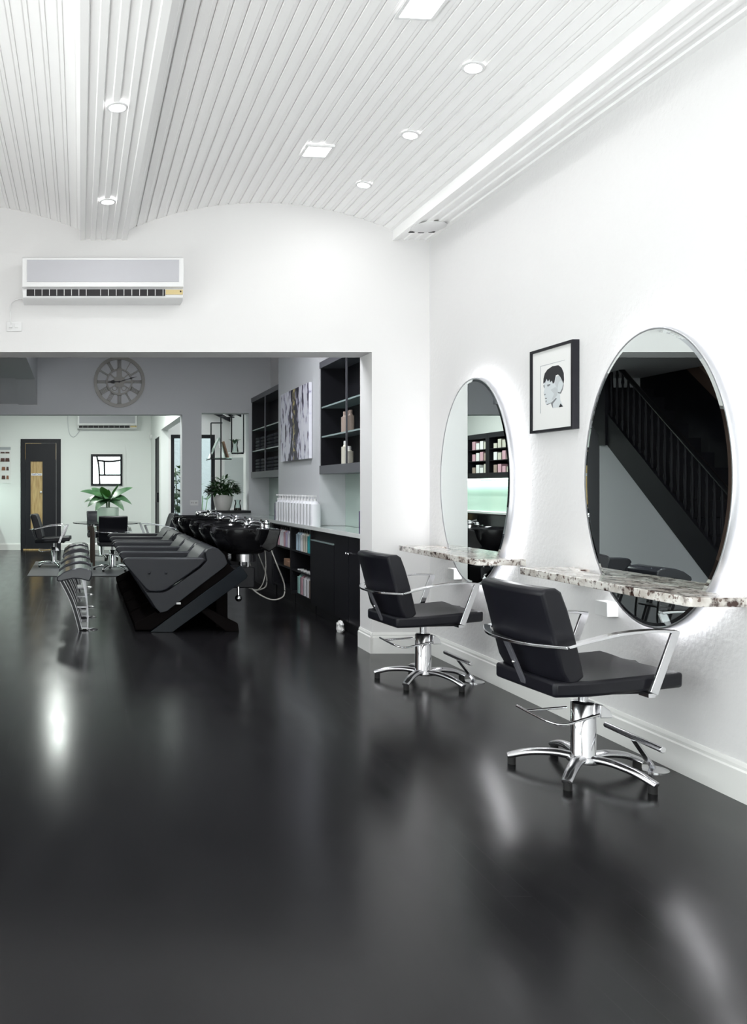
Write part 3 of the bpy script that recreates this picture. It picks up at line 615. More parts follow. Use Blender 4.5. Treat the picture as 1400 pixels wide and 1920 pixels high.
# ------------------------------------------------------------------ lamps of the rooms beyond
def ceil_panel(x, y, z, label, power, col, sx=0.3, sy=0.9):
    t = thing('ceiling_panel_light', label, 'lamp', (x, y, z), 0, 'ceiling lights of the rear rooms')
    B().box(-sx/2-0.015, sx/2+0.015, -sy/2-0.015, sy/2+0.015, -0.02, 0.0).out('housing', M['white_plastic'], t)
    B().box(-sx/2, sx/2, -sy/2, sy/2, -0.024, -0.02).out('diffuser', mat('lit_diffuser', (1,1,1), 0.5, emit=(col, 8)), t)
    area('panel_glow', (0, 0, -0.03), (0, 0, 0), sx, sy, power, col, parent=t)
ceil_panel(1.25, 6.95, 3.1, 'added ceiling light over the wash room cabinets, brightening the right wall', P_ROOM_B, (0.95, 0.97, 1.0))  # second lamp, added to lift the right wall and worktop bottles
ceil_panel(-0.5, 6.95, 3.1, 'ceiling light over the wash units', P_ROOM_B, (0.93, 0.96, 1.0))
ceil_panel(-0.38, 13.4, 2.9, 'ceiling light over the back room, left', P_ROOM_C, (0.94, 1.0, 0.95), 0.16, 0.9)
ceil_panel(0.75, 12.0, 2.9, 'ceiling light over the back room, right', P_ROOM_C*0.7, (0.95, 1.0, 0.97), 0.16, 0.9)

# ------------------------------------------------------------------ clock
ck = thing('wall_clock', 'large round skeleton clock with roman numerals and black hands', 'clock', (0.523, YC0-0.012, 2.615))
def fring(b, r0, r1, y0=-0.012, y1=0.008, n=72):
    b.loft([[(r*math.cos(2*PI*i/n), y, r*math.sin(2*PI*i/n)) for i in range(n)] for r, y in ((r0, y0), (r1, y0), (r1, y1), (r0, y1))], closed=True)
b = B(); fring(b, 0.298, 0.341); fring(b, 0.155, 0.175); b.out('rings', M['clock'], ck)
b = B()
def radial(b, a, off, r0, r1, w_):
    c, s_ = math.sin(a), math.cos(a); tx, tz = s_, -c
    pts = [(c*r+tx*(off+k), s_*r+tz*(off+k)) for r, k in ((r0, -w_/2), (r1, -w_/2), (r1, w_/2), (r0, w_/2))]
    b.prism(pts, -0.010, 0.006, 'y')
nums = {0: 4, 1: 1, 2: 2, 3: 3, 4: 4, 5: 2, 6: 4, 7: 4, 8: 5, 9: 3, 10: 2, 11: 3}
for k, nn in nums.items():
    for q in range(nn): radial(b, k*PI/6, (q-(nn-1)/2)*0.0145, 0.17, 0.305, 0.008)
    if nn > 2: radial(b, k*PI/6, 0, 0.17, 0.185, nn*0.0145); radial(b, k*PI/6, 0, 0.285, 0.30, nn*0.0145)
b.out('numerals', M['clock'], ck)
b = B(); b.prism([(0.085*math.cos(a)*(1.0 if math.sin(a) > 0 else 0.8), 0.075*math.sin(a)) for a in [2*PI*i/32 for i in range(32)]], -0.009, 0.005, 'y')
radial(b, 0, 0, 0.05, 0.16, 0.07); radial(b, PI, 0, 0.05, 0.16, 0.03); radial(b, PI/2, 0, 0.05, 0.16, 0.03); radial(b, -PI/2, 0, 0.05, 0.16, 0.03)
for sx_ in (-1, 1):
    c0 = (0.062*sx_, -0.085)
    b.loft([[(c0[0]+r*math.cos(2*PI*i/24), y, c0[1]+r*math.sin(2*PI*i/24)) for i in range(24)] for r, y in ((0.025, -0.009), (0.036, -0.009), (0.036, 0.004), (0.025, 0.004))], closed=True)
    radial(b, sx_*PI*0.28, 0, 0.06, 0.16, 0.014); radial(b, sx_*PI*0.7, 0, 0.10, 0.16, 0.012)
b.out('scrollwork', M['clock'], ck)
def hand(a, pts, nm):
    c, s_ = math.sin(a), math.cos(a)
    B().prism([(c*r+s_*k, s_*r-c*k) for r, k in pts], -0.018, -0.014, 'y').out(nm, M['ink'], ck)
hand(math.radians(268), [(-0.01, 0.006), (0.05, 0.006), (0.075, 0.022), (0.10, 0.020), (0.115, 0.008), (0.165, 0.0), (0.115, -0.008), (0.10, -0.020), (0.075, -0.022), (0.05, -0.006), (-0.01, -0.006)], 'hour_hand')
hand(math.radians(74), [(-0.02, 0.005), (0.14, 0.004), (0.16, 0.010), (0.185, 0.006), (0.25, 0.0), (0.185, -0.006), (0.16, -0.010), (0.14, -0.004), (-0.02, -0.005)], 'minute_hand')
B().cyl((0, -0.02, 0), (0, 0.012, 0), 0.012, n=16).out('pivot', M['ink'], ck)

# ------------------------------------------------------------------ wash units
def make_wash(label, far_arm):
    t = thing('wash_unit', label, 'wash unit', (0, 0, 0), 0, 'reclining hair wash units')
    hw = 0.335
    b = B().prism([(0.385, 0.545), (0.44, 0.55), (0.60, 0.50), (0.79, 0.40), (0.80, 0.28), (0.66, 0.170), (0.61, 0.20)], -hw+0.095, hw-0.01, 'y'); b.out('seat', M['charcoal'], t, bevel=0.018)
    b = B().prism([(0.665, 0.165), (0.70, 0.25), (0.80, 0.41), (0.93, 0.54), (1.0, 0.625), (1.05, 0.685), (1.10, 0.705), (1.15, 0.695), (1.20, 0.645), (1.225, 0.575), (1.20, 0.545), (0.72, 0.175)], -hw+0.095, hw-0.005, 'y'); b.out('backrest', M['charcoal'], t, bevel=0.016)
    def arm(y0, y1, near=True):
        pr = [(0.352, 0.585), (0.372, 0.612), (0.40, 0.618), (1.03, 0.618), (1.045, 0.60), (0.99, 0.545), (0.72, 0.355), (0.67, 0.338), (0.58, 0.338), (0.545, 0.36)]
        a = B().prism(pr, y0, y1, 'y').out('armrest', M['charcoal'], t, bevel=0.014)
        if near:
            for x in (0.575, 0.714): B().lathe([(0, 0.0), (0.012, 0.003), (0.016, 0.008)], n=16).out('button', M['charcoal'], a, smooth=True, loc=(x, y0-0.004, 0.495), rot=(-PI/2, 0, 0))
        B().prism([(0.53, 0.355), (0.555, 0.333), (0.68, 0.331), (0.73, 0.347), (1.0, 0.537), (1.055, 0.597), (1.045, 0.63), (1.04, 0.665), (1.06, 0.69), (1.10, 0.705), (1.15, 0.695), (1.20, 0.645), (1.225, 0.575), (1.20, 0.545), (0.72, 0.175), (0.665, 0.165), (0.63, 0.20)], y0+0.003, y1-0.003, 'y').out('side_bolster', M['charcoal'], t, bevel=0.010)
    arm(-hw, -hw+0.09)
    if far_arm: arm(hw, hw+0.09, False)
    # glossy black base: slanted slab, side panel, strut
    B().prism([(0.455, 0.070), (0.46, 0.012), (0.60, 0.012), (1.29, 0.515), (1.245, 0.565), (0.655, 0.150), (0.635, 0.165)], -hw+0.05, hw-0.06, 'y').out('base', M['base_black'], t, bevel=0.006)
    B().prism([(0.58, 0.0), (1.325, 0.548), (1.345, 0.553), (1.395, 0.47), (1.38, 0.445), (0.77, 0.0)], -hw+0.015, -hw+0.048, 'y').out('side_panel', M['gloss_navy'], t, bevel=0.004)
    B().prism([(0.58, 0.0), (1.325, 0.548), (1.345, 0.553), (1.395, 0.47), (1.38, 0.445), (0.77, 0.0)], hw-0.055, hw-0.025, 'y').out('side_panel', M['gloss_navy'], t, bevel=0.004)
    B().prism([(1.00, 0.175), (1.06, 0.195), (1.32, 0.065), (1.33, 0.0), (1.22, 0.0)], -hw+0.05, -hw+0.12, 'y').out('rear_foot', M['base_black'], t, bevel=0.004)
    B().prism([(1.00, 0.175), (1.06, 0.195), (1.32, 0.065), (1.33, 0.0), (1.22, 0.0)], hw-0.13, hw-0.06, 'y').out('rear_foot', M['base_black'], t, bevel=0.004)
    B().box(1.17, 1.27, -0.09, 0.09, 0.0, 0.66).out('post', M['base_black'], t, bevel=0.01)
    B().box(0.80, 0.835, -hw-0.0, -hw+0.014, 0.235, 0.25).out('maker_tag', M['white_plastic'], t, rot=None)
    # basin
    o = (1.40, 0, 0)
    def er(k, z, x=0.0, n=40, flat=0.0):
        r = []
        for i in range(n):
            a = 2*PI*i/n; cx = math.cos(a); sy = math.sin(a)
            X = 0.265*k*(abs(cx)**0.8)*(1 if cx > 0 else -1); Y = 0.262*k*(abs(sy)**0.8)*(1 if sy > 0 else -1)
            zz = z
            if flat and cx < -0.6 and abs(Y) < 0.12: zz -= flat
            r.append((o[0]+X+x, Y, zz))
        return r
    b = B(); b.loft([er(0.50, 0.632, 0.02), er(0.66, 0.648, 0.015), er(0.84, 0.70, 0.01), er(0.95, 0.77), er(1.0, 0.835, 0, 40, 0.03), er(1.0, 0.85, 0, 40, 0.035), er(0.96, 0.855, 0, 40, 0.035), er(0.92, 0.845, 0, 40, 0.03), er(0.82, 0.76), er(0.6, 0.69), er(0.2, 0.675)])
    ba = b.out('basin', M['gloss_black'], t, smooth=True)
    B().prism([(1.56, 0.848), (1.70, 0.852), (1.70, 0.835), (1.665, 0.70), (1.60, 0.655), (1.52, 0.70)], -0.2, 0.2, 'y').out('tap_ledge', M['gloss_black'], ba, bevel=0.012)
    B().cyl((1.42, 0, 0.565), (1.42, 0, 0.632), 0.105).out('swivel', M['polished'], t, smooth=True)
    B().cyl((1.39, -0.05, 0.51), (1.39, -0.05, 0.57), 0.014).out('pipe', M['chrome'], t, smooth=True)
    B().cyl((1.45, -0.05, 0.51), (1.45, -0.05, 0.57), 0.014).out('pipe', M['chrome'], t, smooth=True)
    B().box(1.275, 1.50, -0.10, 0.10, 0.34, 0.52).out('housing', M['black'], t, bevel=0.01)
    B().ball((1.36, -0.1, 0.255), 0.03).cyl((1.36, -0.1, 0.27), (1.36, -0.09, 0.35), 0.012).out('trap', M['chrome'], t, smooth=True)
    # mixer tap, hand shower and hose
    tp = B().cyl((1.60, -0.10, 0.85), (1.60, -0.10, 0.885), 0.024).ball((1.60, -0.10, 0.90), 0.028).cyl((1.60, -0.10, 0.905), (1.545, -0.13, 0.925), 0.009).out('tap', M['chrome'], t, smooth=True)
    B().cyl((1.60, 0.06, 0.85), (1.60, 0.06, 0.88), 0.02).tube(arc([(1.60, 0.06, 0.88), (1.56, 0.06, 0.905), (1.50, 0.05, 0.90), (1.46, 0.05, 0.875)], 6), 0.014).ball((1.46, 0.05, 0.88), 0.026).out('hand_shower', M['chrome'], t, smooth=True)
    B().tube(arc([(1.64, -0.06, 0.69), (1.69, -0.08, 0.55), (1.755, -0.08, 0.38), (1.75, -0.08, 0.27), (1.66, -0.06, 0.235), (1.55, -0.04, 0.28), (1.46, 0.0, 0.36), (1.43, 0.03, 0.45)], 7), 0.0075, n=8).tube(arc([(1.62, 0.06, 0.69), (1.63, 0.06, 0.5), (1.60, 0.05, 0.36), (1.53, 0.03, 0.30), (1.46, 0.02, 0.36)], 7), 0.006, n=8).out('hose', M['hose'], t, smooth=True)
    return t
ua = make_wash('black hair wash unit with charcoal seat nearest the camera', False)
ua.location = (0, 7.105, 0)
ub = make_wash('black hair wash unit, third from the camera, last of the front three', True); ub.location = (0, 8.455, 0)
dup(ua, (0, 7.78, 0), None, 'black hair wash unit, second from the camera, between two others')
dup(ua, (0, 9.42, 0), None, 'black hair wash unit, first of the rear pair, after the gap')
dup(ub, (0, 10.09, 0), None, 'black hair wash unit farthest from the camera, against the clock wall end')

# ------------------------------------------------------------------ foot stools
def make_stool(label):
    t = thing('foot_stool', label, 'footstool', (0, 0, 0), 0, 'curved foot stools before the wash units')
    hw = 0.19
    pr = [(-0.198, 0.432), (-0.190, 0.455), (-0.13, 0.498), (-0.06, 0.522), (0.0, 0.530), (0.06, 0.522), (0.098, 0.502), (0.103, 0.475), (0.092, 0.438), (0.078, 0.415), (0.06, 0.420), (0.0, 0.436), (-0.06, 0.440), (-0.12, 0.425), (-0.165, 0.414), (-0.185, 0.416)]
    B().prism(pr, -hw, hw, 'y').out('seat', M['charcoal_gloss'], t, bevel=0.015)
    front = arc([(-0.155, 0, 0.418), (-0.11, 0, 0.335), (-0.066, 0, 0.24), (-0.030, 0, 0.13), (0.004, 0, 0.004)], 6)
    back = arc([(0.02, 0, 0.43), (0.045, 0, 0.30), (0.062, 0, 0.20), (0.068, 0, 0.10), (0.060, 0, 0.004)], 6)
    for y in (-0.15, 0.12):
        p = [(q[0], y, q[2]) for q in front]
        l = B().sweep(p, (0.028, 0.024), sq=True, up=(1, 0, 0.4)).out('leg', M['black'], t)
        for sd in (-1, 1):
            e = []
            for k_ in range(len(front)):
                tg = (front[min(k_+1, len(front)-1)]-front[max(k_-1, 0)]).normalized()
                e.append((front[k_][0]-tg.z*0.0145*sd, y, front[k_][2]+tg.x*0.0145*sd))
            B().sweep(e, (0.031, 0.005), sq=True, up=(1, 0, 0.4)).out('edge_strip', M['stool_metal'], l)
        B().sweep([(q[0], y, q[2]) for q in back], (0.024, 0.007), sq=True, up=(1, 0, 0.4)).out('rear_leg', M['stool_metal'], t)
    B().box(-0.02, 0.075, -0.16, 0.13, 0.012, 0.028).out('foot_plate', M['stool_metal'], t, bevel=0.003)
    B().box(-0.028, 0.062, -0.13, 0.10, 0.185, 0.20).out('crossbar', M['stool_metal'], t, bevel=0.003)
    B().lathe([(0, 0), (0.035, 0), (0.035, 0.004), (0.012, 0.014), (0, 0.014)], (0.115, -0.11, 0), n=24).out('floor_disc', M['stool_metal'], t, smooth=True)
    B().box(0.07, 0.10, -0.12, -0.10, 0.003, 0.012).out('disc_link', M['stool_metal'], t)
    return t
sa = make_stool('curved charcoal foot stool nearest the camera')
sa.location = (0, 7.03, 0)
for y, lab in ((7.69, 'curved charcoal foot stool, second from the camera'), (8.34, 'curved charcoal foot stool, middle of the five'), (9.29, 'curved charcoal foot stool, fourth from the camera'), (9.97, 'curved charcoal foot stool farthest from the camera')):
    dup(sa, (0, y, 0), None, lab)

# ------------------------------------------------------------------ wash room counter and cabinets
tag(B().box(2.18, 2.52, YB1, YC0-0.002, 0.812, 0.840, 0).box(2.165, 2.18, YB1, YC0-0.002, 0.808, 0.842, 1).out('worktop', [M['worktop'], M['worktop_edge']]), 'long pale glass-topped worktop along the right of the wash room', 'worktop')
def door_cab(y0, y1, label, gap):
    t = thing('base_cabinet', label, 'cabinet', (2.36, (y0+y1)/2, 0), 0, 'black cabinets under the worktop')
    h = (y1-y0)/2
    B().box(-0.14, 0.16, -h+0.002, h-0.002, 0.10, 0.804).out('body', M['black'], t)
    B().box(-0.11, 0.16, -h+0.01, h-0.01, 0.0, 0.10).out('plinth', M['black'], t)
    if gap:
        B().box(-0.16, -0.14, -h+0.004, h-0.004, 0.10, 0.70).out('door', M['black'], t)
        B().box(-0.165, -0.14, -h+0.004, h-0.004, 0.702, 0.712).out('drawer_edge', M['shelf_edge'], t)
    else:
        for k in (0, 1):
            y_ = -h+0.004+k*h; d = B().box(-0.16, -0.141, y_, y_+h-0.008, 0.10, 0.80).out('door', M['black'], t)
            B().ball((-0.172, (-0.03 if k == 0 else 0.03), 0.66), 0.011).out('knob', M['chrome'], d, smooth=True)
door_cab(6.30, 7.07, 'black two-door cabinet under the worktop nearest the opening', False)
door_cab(7.07, 7.78, 'black cabinet with pale drawer edge under the worktop, beside the bottle shelves', True)
def open_cab(y0, y1, label):
    t = thing('shelf_cabinet', label, 'cabinet', (2.36, (y0+y1)/2, 0), 0, 'open black shelf units under the worktop')
    h = (y1-y0)/2
    B().box(-0.16, 0.16, -h+0.002, -h+0.022, 0.10, 0.804).box(-0.16, 0.16, h-0.022, h-0.002, 0.10, 0.804).box(0.145, 0.16, -h+0.022, h-0.022, 0.10, 0.804).box(-0.16, 0.145, -h+0.022, h-0.022, 0.79, 0.804).out('body', M['black'], t)
    for z in (0.117, 0.345, 0.548): B().box(-0.155, 0.145, -h+0.022, h-0.022, z, z+0.018).out('shelf', M['black'], t)
    B().box(-0.11, 0.16, -h+0.01, h-0.01, 0.0, 0.10).out('plinth', M['black'], t)
open_cab(7.78, 8.53, 'open black shelf unit with pump bottles on its bottom shelf')
open_cab(8.53, 9.32, 'open black shelf unit with pink bottles and small brown boxes')
door_cab(9.36, 10.1, 'black cabinet behind the wash basins, beyond the open shelves', False)
door_cab(10.1, 10.86, 'black cabinet under the worktop against the clock wall', False)
# upper cabinets
def upper(y0, y1, ymid, label):
    t = thing('wall_cabinet', label, 'cabinet', (2.27, (y0+y1)/2, 1.33), 0, 'black glazed wall cabinets')
    c = (y0+y1)/2; h = (y1-y0)/2
    B().box(0.01, 0.25, -h, -h+0.02, 0.08, 1.0).box(0.01, 0.25, h-0.02, h, 0.08, 1.0).box(0.235, 0.25, -h+0.02, h-0.02, 0.08, 1.0).out('body', M['black'], t)
    B().box(0.0, 0.25, -h, h, 0.0, 0.08).out('bottom_rail', M['grey_frame'], t)
    B().box(0.0, 0.25, -h, h, 1.0, 1.06).out('top_rail', M['grey_frame'], t)
    for z in (0.345, 0.622): B().box(0.015, 0.235, -h+0.02, h-0.02, z, z+0.014).out('shelf', M['shelf_edge'], t)
    B().box(0.0, 0.012, ymid-c-0.009, ymid-c+0.009, 0.08, 1.0).out('door_edge', M['grey_frame'], t)
    return t
upper(6.30, 7.74, 6.97, 'black wall cabinet above the worktop next to the opening')
upper(9.35, 10.83, 10.04, 'black wall cabinet with dark folded towels near the clock wall')
k = 0
for (zz, y0) in ((1.41, 9.42), (1.691, 9.42)):
    for i in range(4):
        for j in range(4):
            yy = y0+0.05+i*0.335; nm = ('bottom' if zz < 1.5 else 'middle')
            tag(B().box(2.30, 2.48, yy, yy+0.24, zz+j*0.042, zz+j*0.042+0.038).out('folded_towel', M['towel'], bevel=0.014), f'dark folded towel, {["lowest","second from bottom","third from bottom","top"][j]} of the {["nearest","second","third","farthest"][i]} stack on the {nm} cabinet shelf', 'towel', 'dark towels in the wall cabinet')

# ------------------------------------------------------------------ bottles
def make_bottle(m, pump, cap, label, group, w_=0.075, h=0.20, loc=(0,0,0), capm=None):
    t = thing('pump_bottle' if pump else 'bottle', label, 'bottle', loc, 0, group)
    B().prism([(-w_/2+0.01, -w_/2), (w_/2-0.01, -w_/2), (w_/2, -w_/2+0.01), (w_/2, w_/2-0.01), (w_/2-0.01, w_/2), (-w_/2+0.01, w_/2), (-w_/2, w_/2-0.01), (-w_/2, -w_/2+0.01)], 0, h*0.88, 'z').lathe([(w_/2-0.006, 0), (w_*0.28, h*0.10), (0.013, h*0.12)], (0, 0, h*0.88), n=16).out('body', m, t, smooth=True)
    cm = capm or M['white_plastic']
    if pump: B().cyl((0, 0, h), (0, 0, h+0.02), 0.014, n=12).cyl((0, 0, h+0.02), (0, 0, h+0.045), 0.005, n=8).box(-0.045, 0.014, -0.009, 0.009, h+0.042, h+0.055).out('pump', cm, t)
    else: B().cyl((0, 0, h), (0, 0, h+0.03), 0.016, n=12).out('cap', cm, t)
    return t
# row of white pump bottles on the worktop, before the chimney breast
proto = None
n = 13
for i in range(n):
    y = 7.72+i*0.112
    lab = 'white pump bottle in the worktop row, ' + (['nearest the camera', 'second from the near end', 'third from the near end', 'fourth from the near end', 'fifth from the near end', 'sixth from the near end', 'in the very middle', 'sixth from the far end', 'fifth from the far end', 'fourth from the far end', 'third from the far end', 'second from the far end', 'at the far end'][i])
    if proto is None: proto = make_bottle(M['b_white'], True, True, lab, 'white pump bottles on the worktop', 0.090, 0.235, (2.222, y, 0.840))
    else: dup(proto, (2.222, y, 0.840), None, lab)
make_bottle(M['b_purple'], False, True, 'purple bottle behind the far end of the white worktop row', 'purple bottles on the worktop', 0.08, 0.22, (2.235, 9.19, 0.840))
make_bottle(M['b_purple'], False, True, 'dark purple bottle on the worktop beside the opening', 'purple bottles on the worktop', 0.08, 0.20, (2.25, 6.44, 0.840), M['b_purple'])
def row(y0, dy, mats, z, pump, where, group, h, w_=0.075, capm=None):
    ords = ['nearest', 'second', 'third', 'fourth', 'fifth', 'sixth', 'seventh', 'eighth', 'ninth']
    names = {'b_white': 'white', 'b_pink': 'pink', 'b_lilac': 'lilac', 'b_teal': 'teal', 'b_cream': 'cream', 'b_blue': 'pale blue', 'b_mint': 'mint green', 'b_taupe': 'taupe'}
    for i, mk in enumerate(mats):
        make_bottle(M[mk], pump, True, f'{names[mk]} bottle, {ords[i]} {"from the camera " if i else "the camera "}{where}', group, w_, h, (2.255, y0+i*dy, z), capm)
row(7.86, 0.083, ['b_teal', 'b_teal', 'b_cream', 'b_cream', 'b_white', 'b_blue', 'b_blue'], 0.566, False, 'on the top shelf under the worktop', 'bottles on the near top shelf', 0.185, 0.074, M['black'])
row(8.62, 0.085, ['b_lilac', 'b_white', 'b_lilac', 'b_pink', 'b_white', 'b_white', 'b_pink'], 0.566, False, 'on the far top shelf under the worktop', 'bottles on the far top shelf', 0.175, 0.074, M['black'])
row(7.86, 0.105, ['b_taupe', 'b_white', 'b_white', 'b_pink', 'b_mint'], 0.135, True, 'on the bottom shelf under the worktop', 'pump bottles on the bottom shelf', 0.19, 0.085)
for i, (y, h) in enumerate(((8.62, 0.055), (8.76, 0.075))):
    tag(B().box(2.215, 2.29, y, y+0.11, 0.363, 0.363+h).out('small_box', M['card'], bevel=0.003), ['small low brown box on the middle shelf under the worktop, the nearer one', 'small taller brown box on the middle shelf under the worktop, the farther one'][i], 'box', 'brown boxes on the middle shelf')
make_bottle(M['b_cream'], False, True, 'tall cream bottle on the bottom shelf of the wall cabinet by the opening', 'bottles in the wall cabinet', 0.06, 0.17, (2.315, 7.12, 1.41))
make_bottle(M['b_cream'], False, True, 'short cream bottle on the bottom shelf of the wall cabinet by the opening', 'bottles in the wall cabinet', 0.06, 0.12, (2.315, 7.02, 1.41))
for i in range(3):
    make_bottle(M['b_taupe'], False, True, ['near', 'middle', 'far'][i]+' brownish bottle on the middle shelf of the wall cabinet by the opening', 'bottles in the wall cabinet', 0.055, 0.15, (2.32, 7.0+i*0.075, 1.689), M['b_taupe'])

# ------------------------------------------------------------------ painting on the breast
tag(B().box(-0.015, 0.015, -0.56, 0.56, -0.372, 0.372).out('canvas_painting', M['painting'], loc=(2.249, 8.53, 1.862)), 'unframed abstract painting in white, dark violet and gold over the worktop', 'painting')

# ------------------------------------------------------------------ plants
def leaf(b, base, az, length, width, up, droop, mi=0, n=7, fold=0.25, roll=0.0):
    rows = []
    d = Vector((math.cos(az), math.sin(az), 0)); s_ = Vector((-math.sin(az), math.cos(az), 0)); z = Vector((0, 0, 1))
    if roll: s_ = s_*math.cos(roll)+z*math.sin(roll)*(1 if s_.y > 0 else -1)
    for i in range(n+1):
        u = i/n; p = Vector(base)+d*length*u*math.cos(up*(1-u))+z*(length*(math.sin(up)*u - droop*u*u))
        wd = width*math.sin(PI*min(1, 0.08+u*0.92))**0.8*0.5
        rows.append([b.bm.verts.new(p-s_*wd+z*wd*fold), b.bm.verts.new(p), b.bm.verts.new(p+s_*wd+z*wd*fold)])
    for i in range(n):
        for j in range(2):
            b.bm.faces.new([rows[i][j], rows[i][j+1], rows[i+1][j+1], rows[i+1][j]]).material_index = mi
# broad-leaved plant on the glass table
tx, ty, tz = 0.44, 12.85, 0.660
pl = thing('potted_plant', 'broad-leaved green plant in a pale pot on the glass table', 'plant', (tx, ty, tz))
B().lathe([(0, 0), (0.15, 0), (0.17, 0.02), (0.172, 0.235), (0.160, 0.235), (0.155, 0.21), (0, 0.21)], n=40).out('pot', M['green_pot'], pl, smooth=True)
B().cyl((0, 0, 0.205), (0, 0, 0.215), 0.15).out('soil', M['soil'], pl)
b = B()
for a, L, W, up, dr in ((185, 0.42, 0.13, 0.75, 0.35), (172, 0.36, 0.14, 0.5, 0.55), (205, 0.34, 0.14, 0.4, 0.75), (10, 0.38, 0.13, 0.95, 0.25), (-8, 0.36, 0.14, 0.5, 0.70), (25, 0.33, 0.15, 0.6, 0.55), (-40, 0.30, 0.13, 0.3, 0.8), (-100, 0.30, 0.14, 0.6, 0.5), (-70, 0.26, 0.13, 0.9, 0.3), (110, 0.30, 0.13, 0.8, 0.4), (230, 0.30, 0.13, 0.3, 0.8), (150, 0.28, 0.15, 1.1, 0.15)):
    leaf(b, (0.02*math.cos(math.radians(a)), 0.02*math.sin(math.radians(a)), 0.33+0.05*random.random()), math.radians(a), L, W*1.15, up, dr, roll=0.55, n=10, fold=0.18)
b.out('foliage', M['leaf'], pl, smooth=True)
b = B(); leaf(b, (0.0, 0, 0.36), math.radians(-90), 0.16, 0.09, 1.4, 0.0); leaf(b, (-0.03, 0, 0.36), math.radians(-110), 0.22, 0.15, 1.3, 0.05); leaf(b, (0.05, 0, 0.38), math.radians(-60), 0.24, 0.05, 1.3, 0.0)
b.out('young_leaf', M['leaf_pale'], pl, smooth=True)
b = B()
for a in range(6): b.tube([(0.02*math.cos(a), 0.02*math.sin(a), 0.2), (0.03*math.cos(a), 0.03*math.sin(a), 0.37)], 0.007, n=6)
b.out('stem', M['stem'], pl, smooth=True)
# bushy plant on the black sill
sill = struct(B().box(1.64, 2.27, YC0-0.04, YC1+0.12, 0.867, 0.90), 'window_sill', M['black'])
bp = thing('potted_plant', 'bushy dark green plant in a tapered white pot on the black sill', 'plant', (1.925, 10.99, 0.90))
B().lathe([(0, 0), (0.085, 0), (0.11, 0.05), (0.128, 0.14), (0.132, 0.205), (0.122, 0.205), (0.118, 0.19), (0, 0.19)], n=40).out('pot', M['white_pot'], bp, smooth=True)
b = B(); random.seed(3)
for i in range(430):
    a = random.uniform(0, 2*PI); r = 0.20*math.sqrt(random.random()); z = 0.22+random.random()*0.22*(1-(r/0.24)**2)
    leaf(b, (r*math.cos(a), r*math.sin(a)*0.75, z), a+random.uniform(-0.9, 0.9), random.uniform(0.06, 0.10), 0.036, random.uniform(-0.3, 0.9), random.uniform(0, 0.5), n=3)
b.out('foliage', M['leaf_dark'], bp, smooth=True)
b = B()
for i in range(24):
    a = i*2.4; r = 0.05+0.13*(i/24); b.tube([(0.03*math.cos(a), 0.03*math.sin(a), 0.18), (r*math.cos(a), r*0.75*math.sin(a), 0.36)], 0.004, n=5)
b.out('stem', M['stem'], bp, smooth=True)
jr = thing('glass_jar', 'small clear glass jar right of the bushy plant on the sill', 'jar', (2.12, 10.98, 0.90))
B().lathe([(0.045, 0.0), (0.05, 0.01), (0.045, 0.06), (0.03, 0.10), (0.045, 0.14), (0.042, 0.14), (0.027, 0.10), (0.042, 0.06), (0.044, 0.012)], n=24).out('glass', M['glass'], jr, smooth=True)
B().lathe([(0, 0.0), (0.038, 0.002), (0.036, 0.03), (0, 0.035)], n=16).out('pebbles', M['soil'], jr, smooth=True)
# garden plants outside the glass door
def garden_plant(x, y, h, n_, seed, label, big):
    random.seed(seed); t = thing('garden_plant', label, 'plant', (x, y, 0), 0, 'plants beyond the glass door')
    b = B()
    for i in range(n_):
        a = random.uniform(0, 2*PI); z = h*(0.1+0.9*random.random()); r = random.uniform(0, 0.20)
        leaf(b, (r*math.cos(a), r*math.sin(a), z), a, random.uniform(0.12, 0.24)*big, 0.11*big, random.uniform(0, 0.9), random.uniform(0.1, 0.8), n=4)
    b.out('foliage', M['leaf'], t, smooth=True)
    b = B()
    for i in range(7): b.tube([(0, 0, 0), (0.16*math.cos(i), 0.16*math.sin(i), h)], 0.008, n=5)
    b.out('stem', M['stem'], t, smooth=True)
garden_plant(1.78, 14.5, 1.55, 150, 5, 'leafy green plant outside, behind the left strip of the glass door', 1.1)
garden_plant(2.22, 15.2, 1.05, 50, 9, 'low green plant outside, behind the right part of the glass door', 1.0)

# ------------------------------------------------------------------ hanging pipe shelves and things on them (garden room)
hs = thing('hanging_shelf', 'black pipe rack with glass shelves hanging in the bright side window', 'shelf', (2.05, 11.75, 1.7))
def pipe(b, *pts): b.tube([Vector(p) for p in pts], 0.009, n=8)
b = B()
y1_, y2_ = -0.22, 0.22
for y in (y1_,):
    b.tube([(-0.20, y, -0.09), (-0.20, y, 0.42)], 0.009, n=8); b.tube([(-0.20, y, 0.42), (-0.04, y, 0.42)], 0.009, n=8)
    b.tube([(-0.06, y, -0.45), (-0.06, y, 0.50)], 0.009, n=8); b.tube([(-0.06, y, 0.50), (0.13, y, 0.50)], 0.009, n=8)
    b.tube([(0.09, y, 0.0), (0.09, y, 0.56)], 0.009, n=8); b.tube([(0.09, y, 0.56), (0.26, y, 0.56)], 0.009, n=8); b.tube([(0.26, y, 0.0), (0.26, y, 0.735)], 0.009, n=8)
b.tube([(-0.20, y1_, -0.09), (-0.20, y2_, -0.09)], 0.006, n=8).tube([(0.26, y1_, 0.0), (0.26, y2_, 0.0)], 0.006, n=8).tube([(-0.20, y1_, -0.09), (0.09, y1_, -0.09)], 0.009, n=8).tube([(0.09, y1_, -0.012), (0.26, y1_, -0.012)], 0.009, n=8)
b.out('pipes', M['black_paint'], hs, smooth=True)
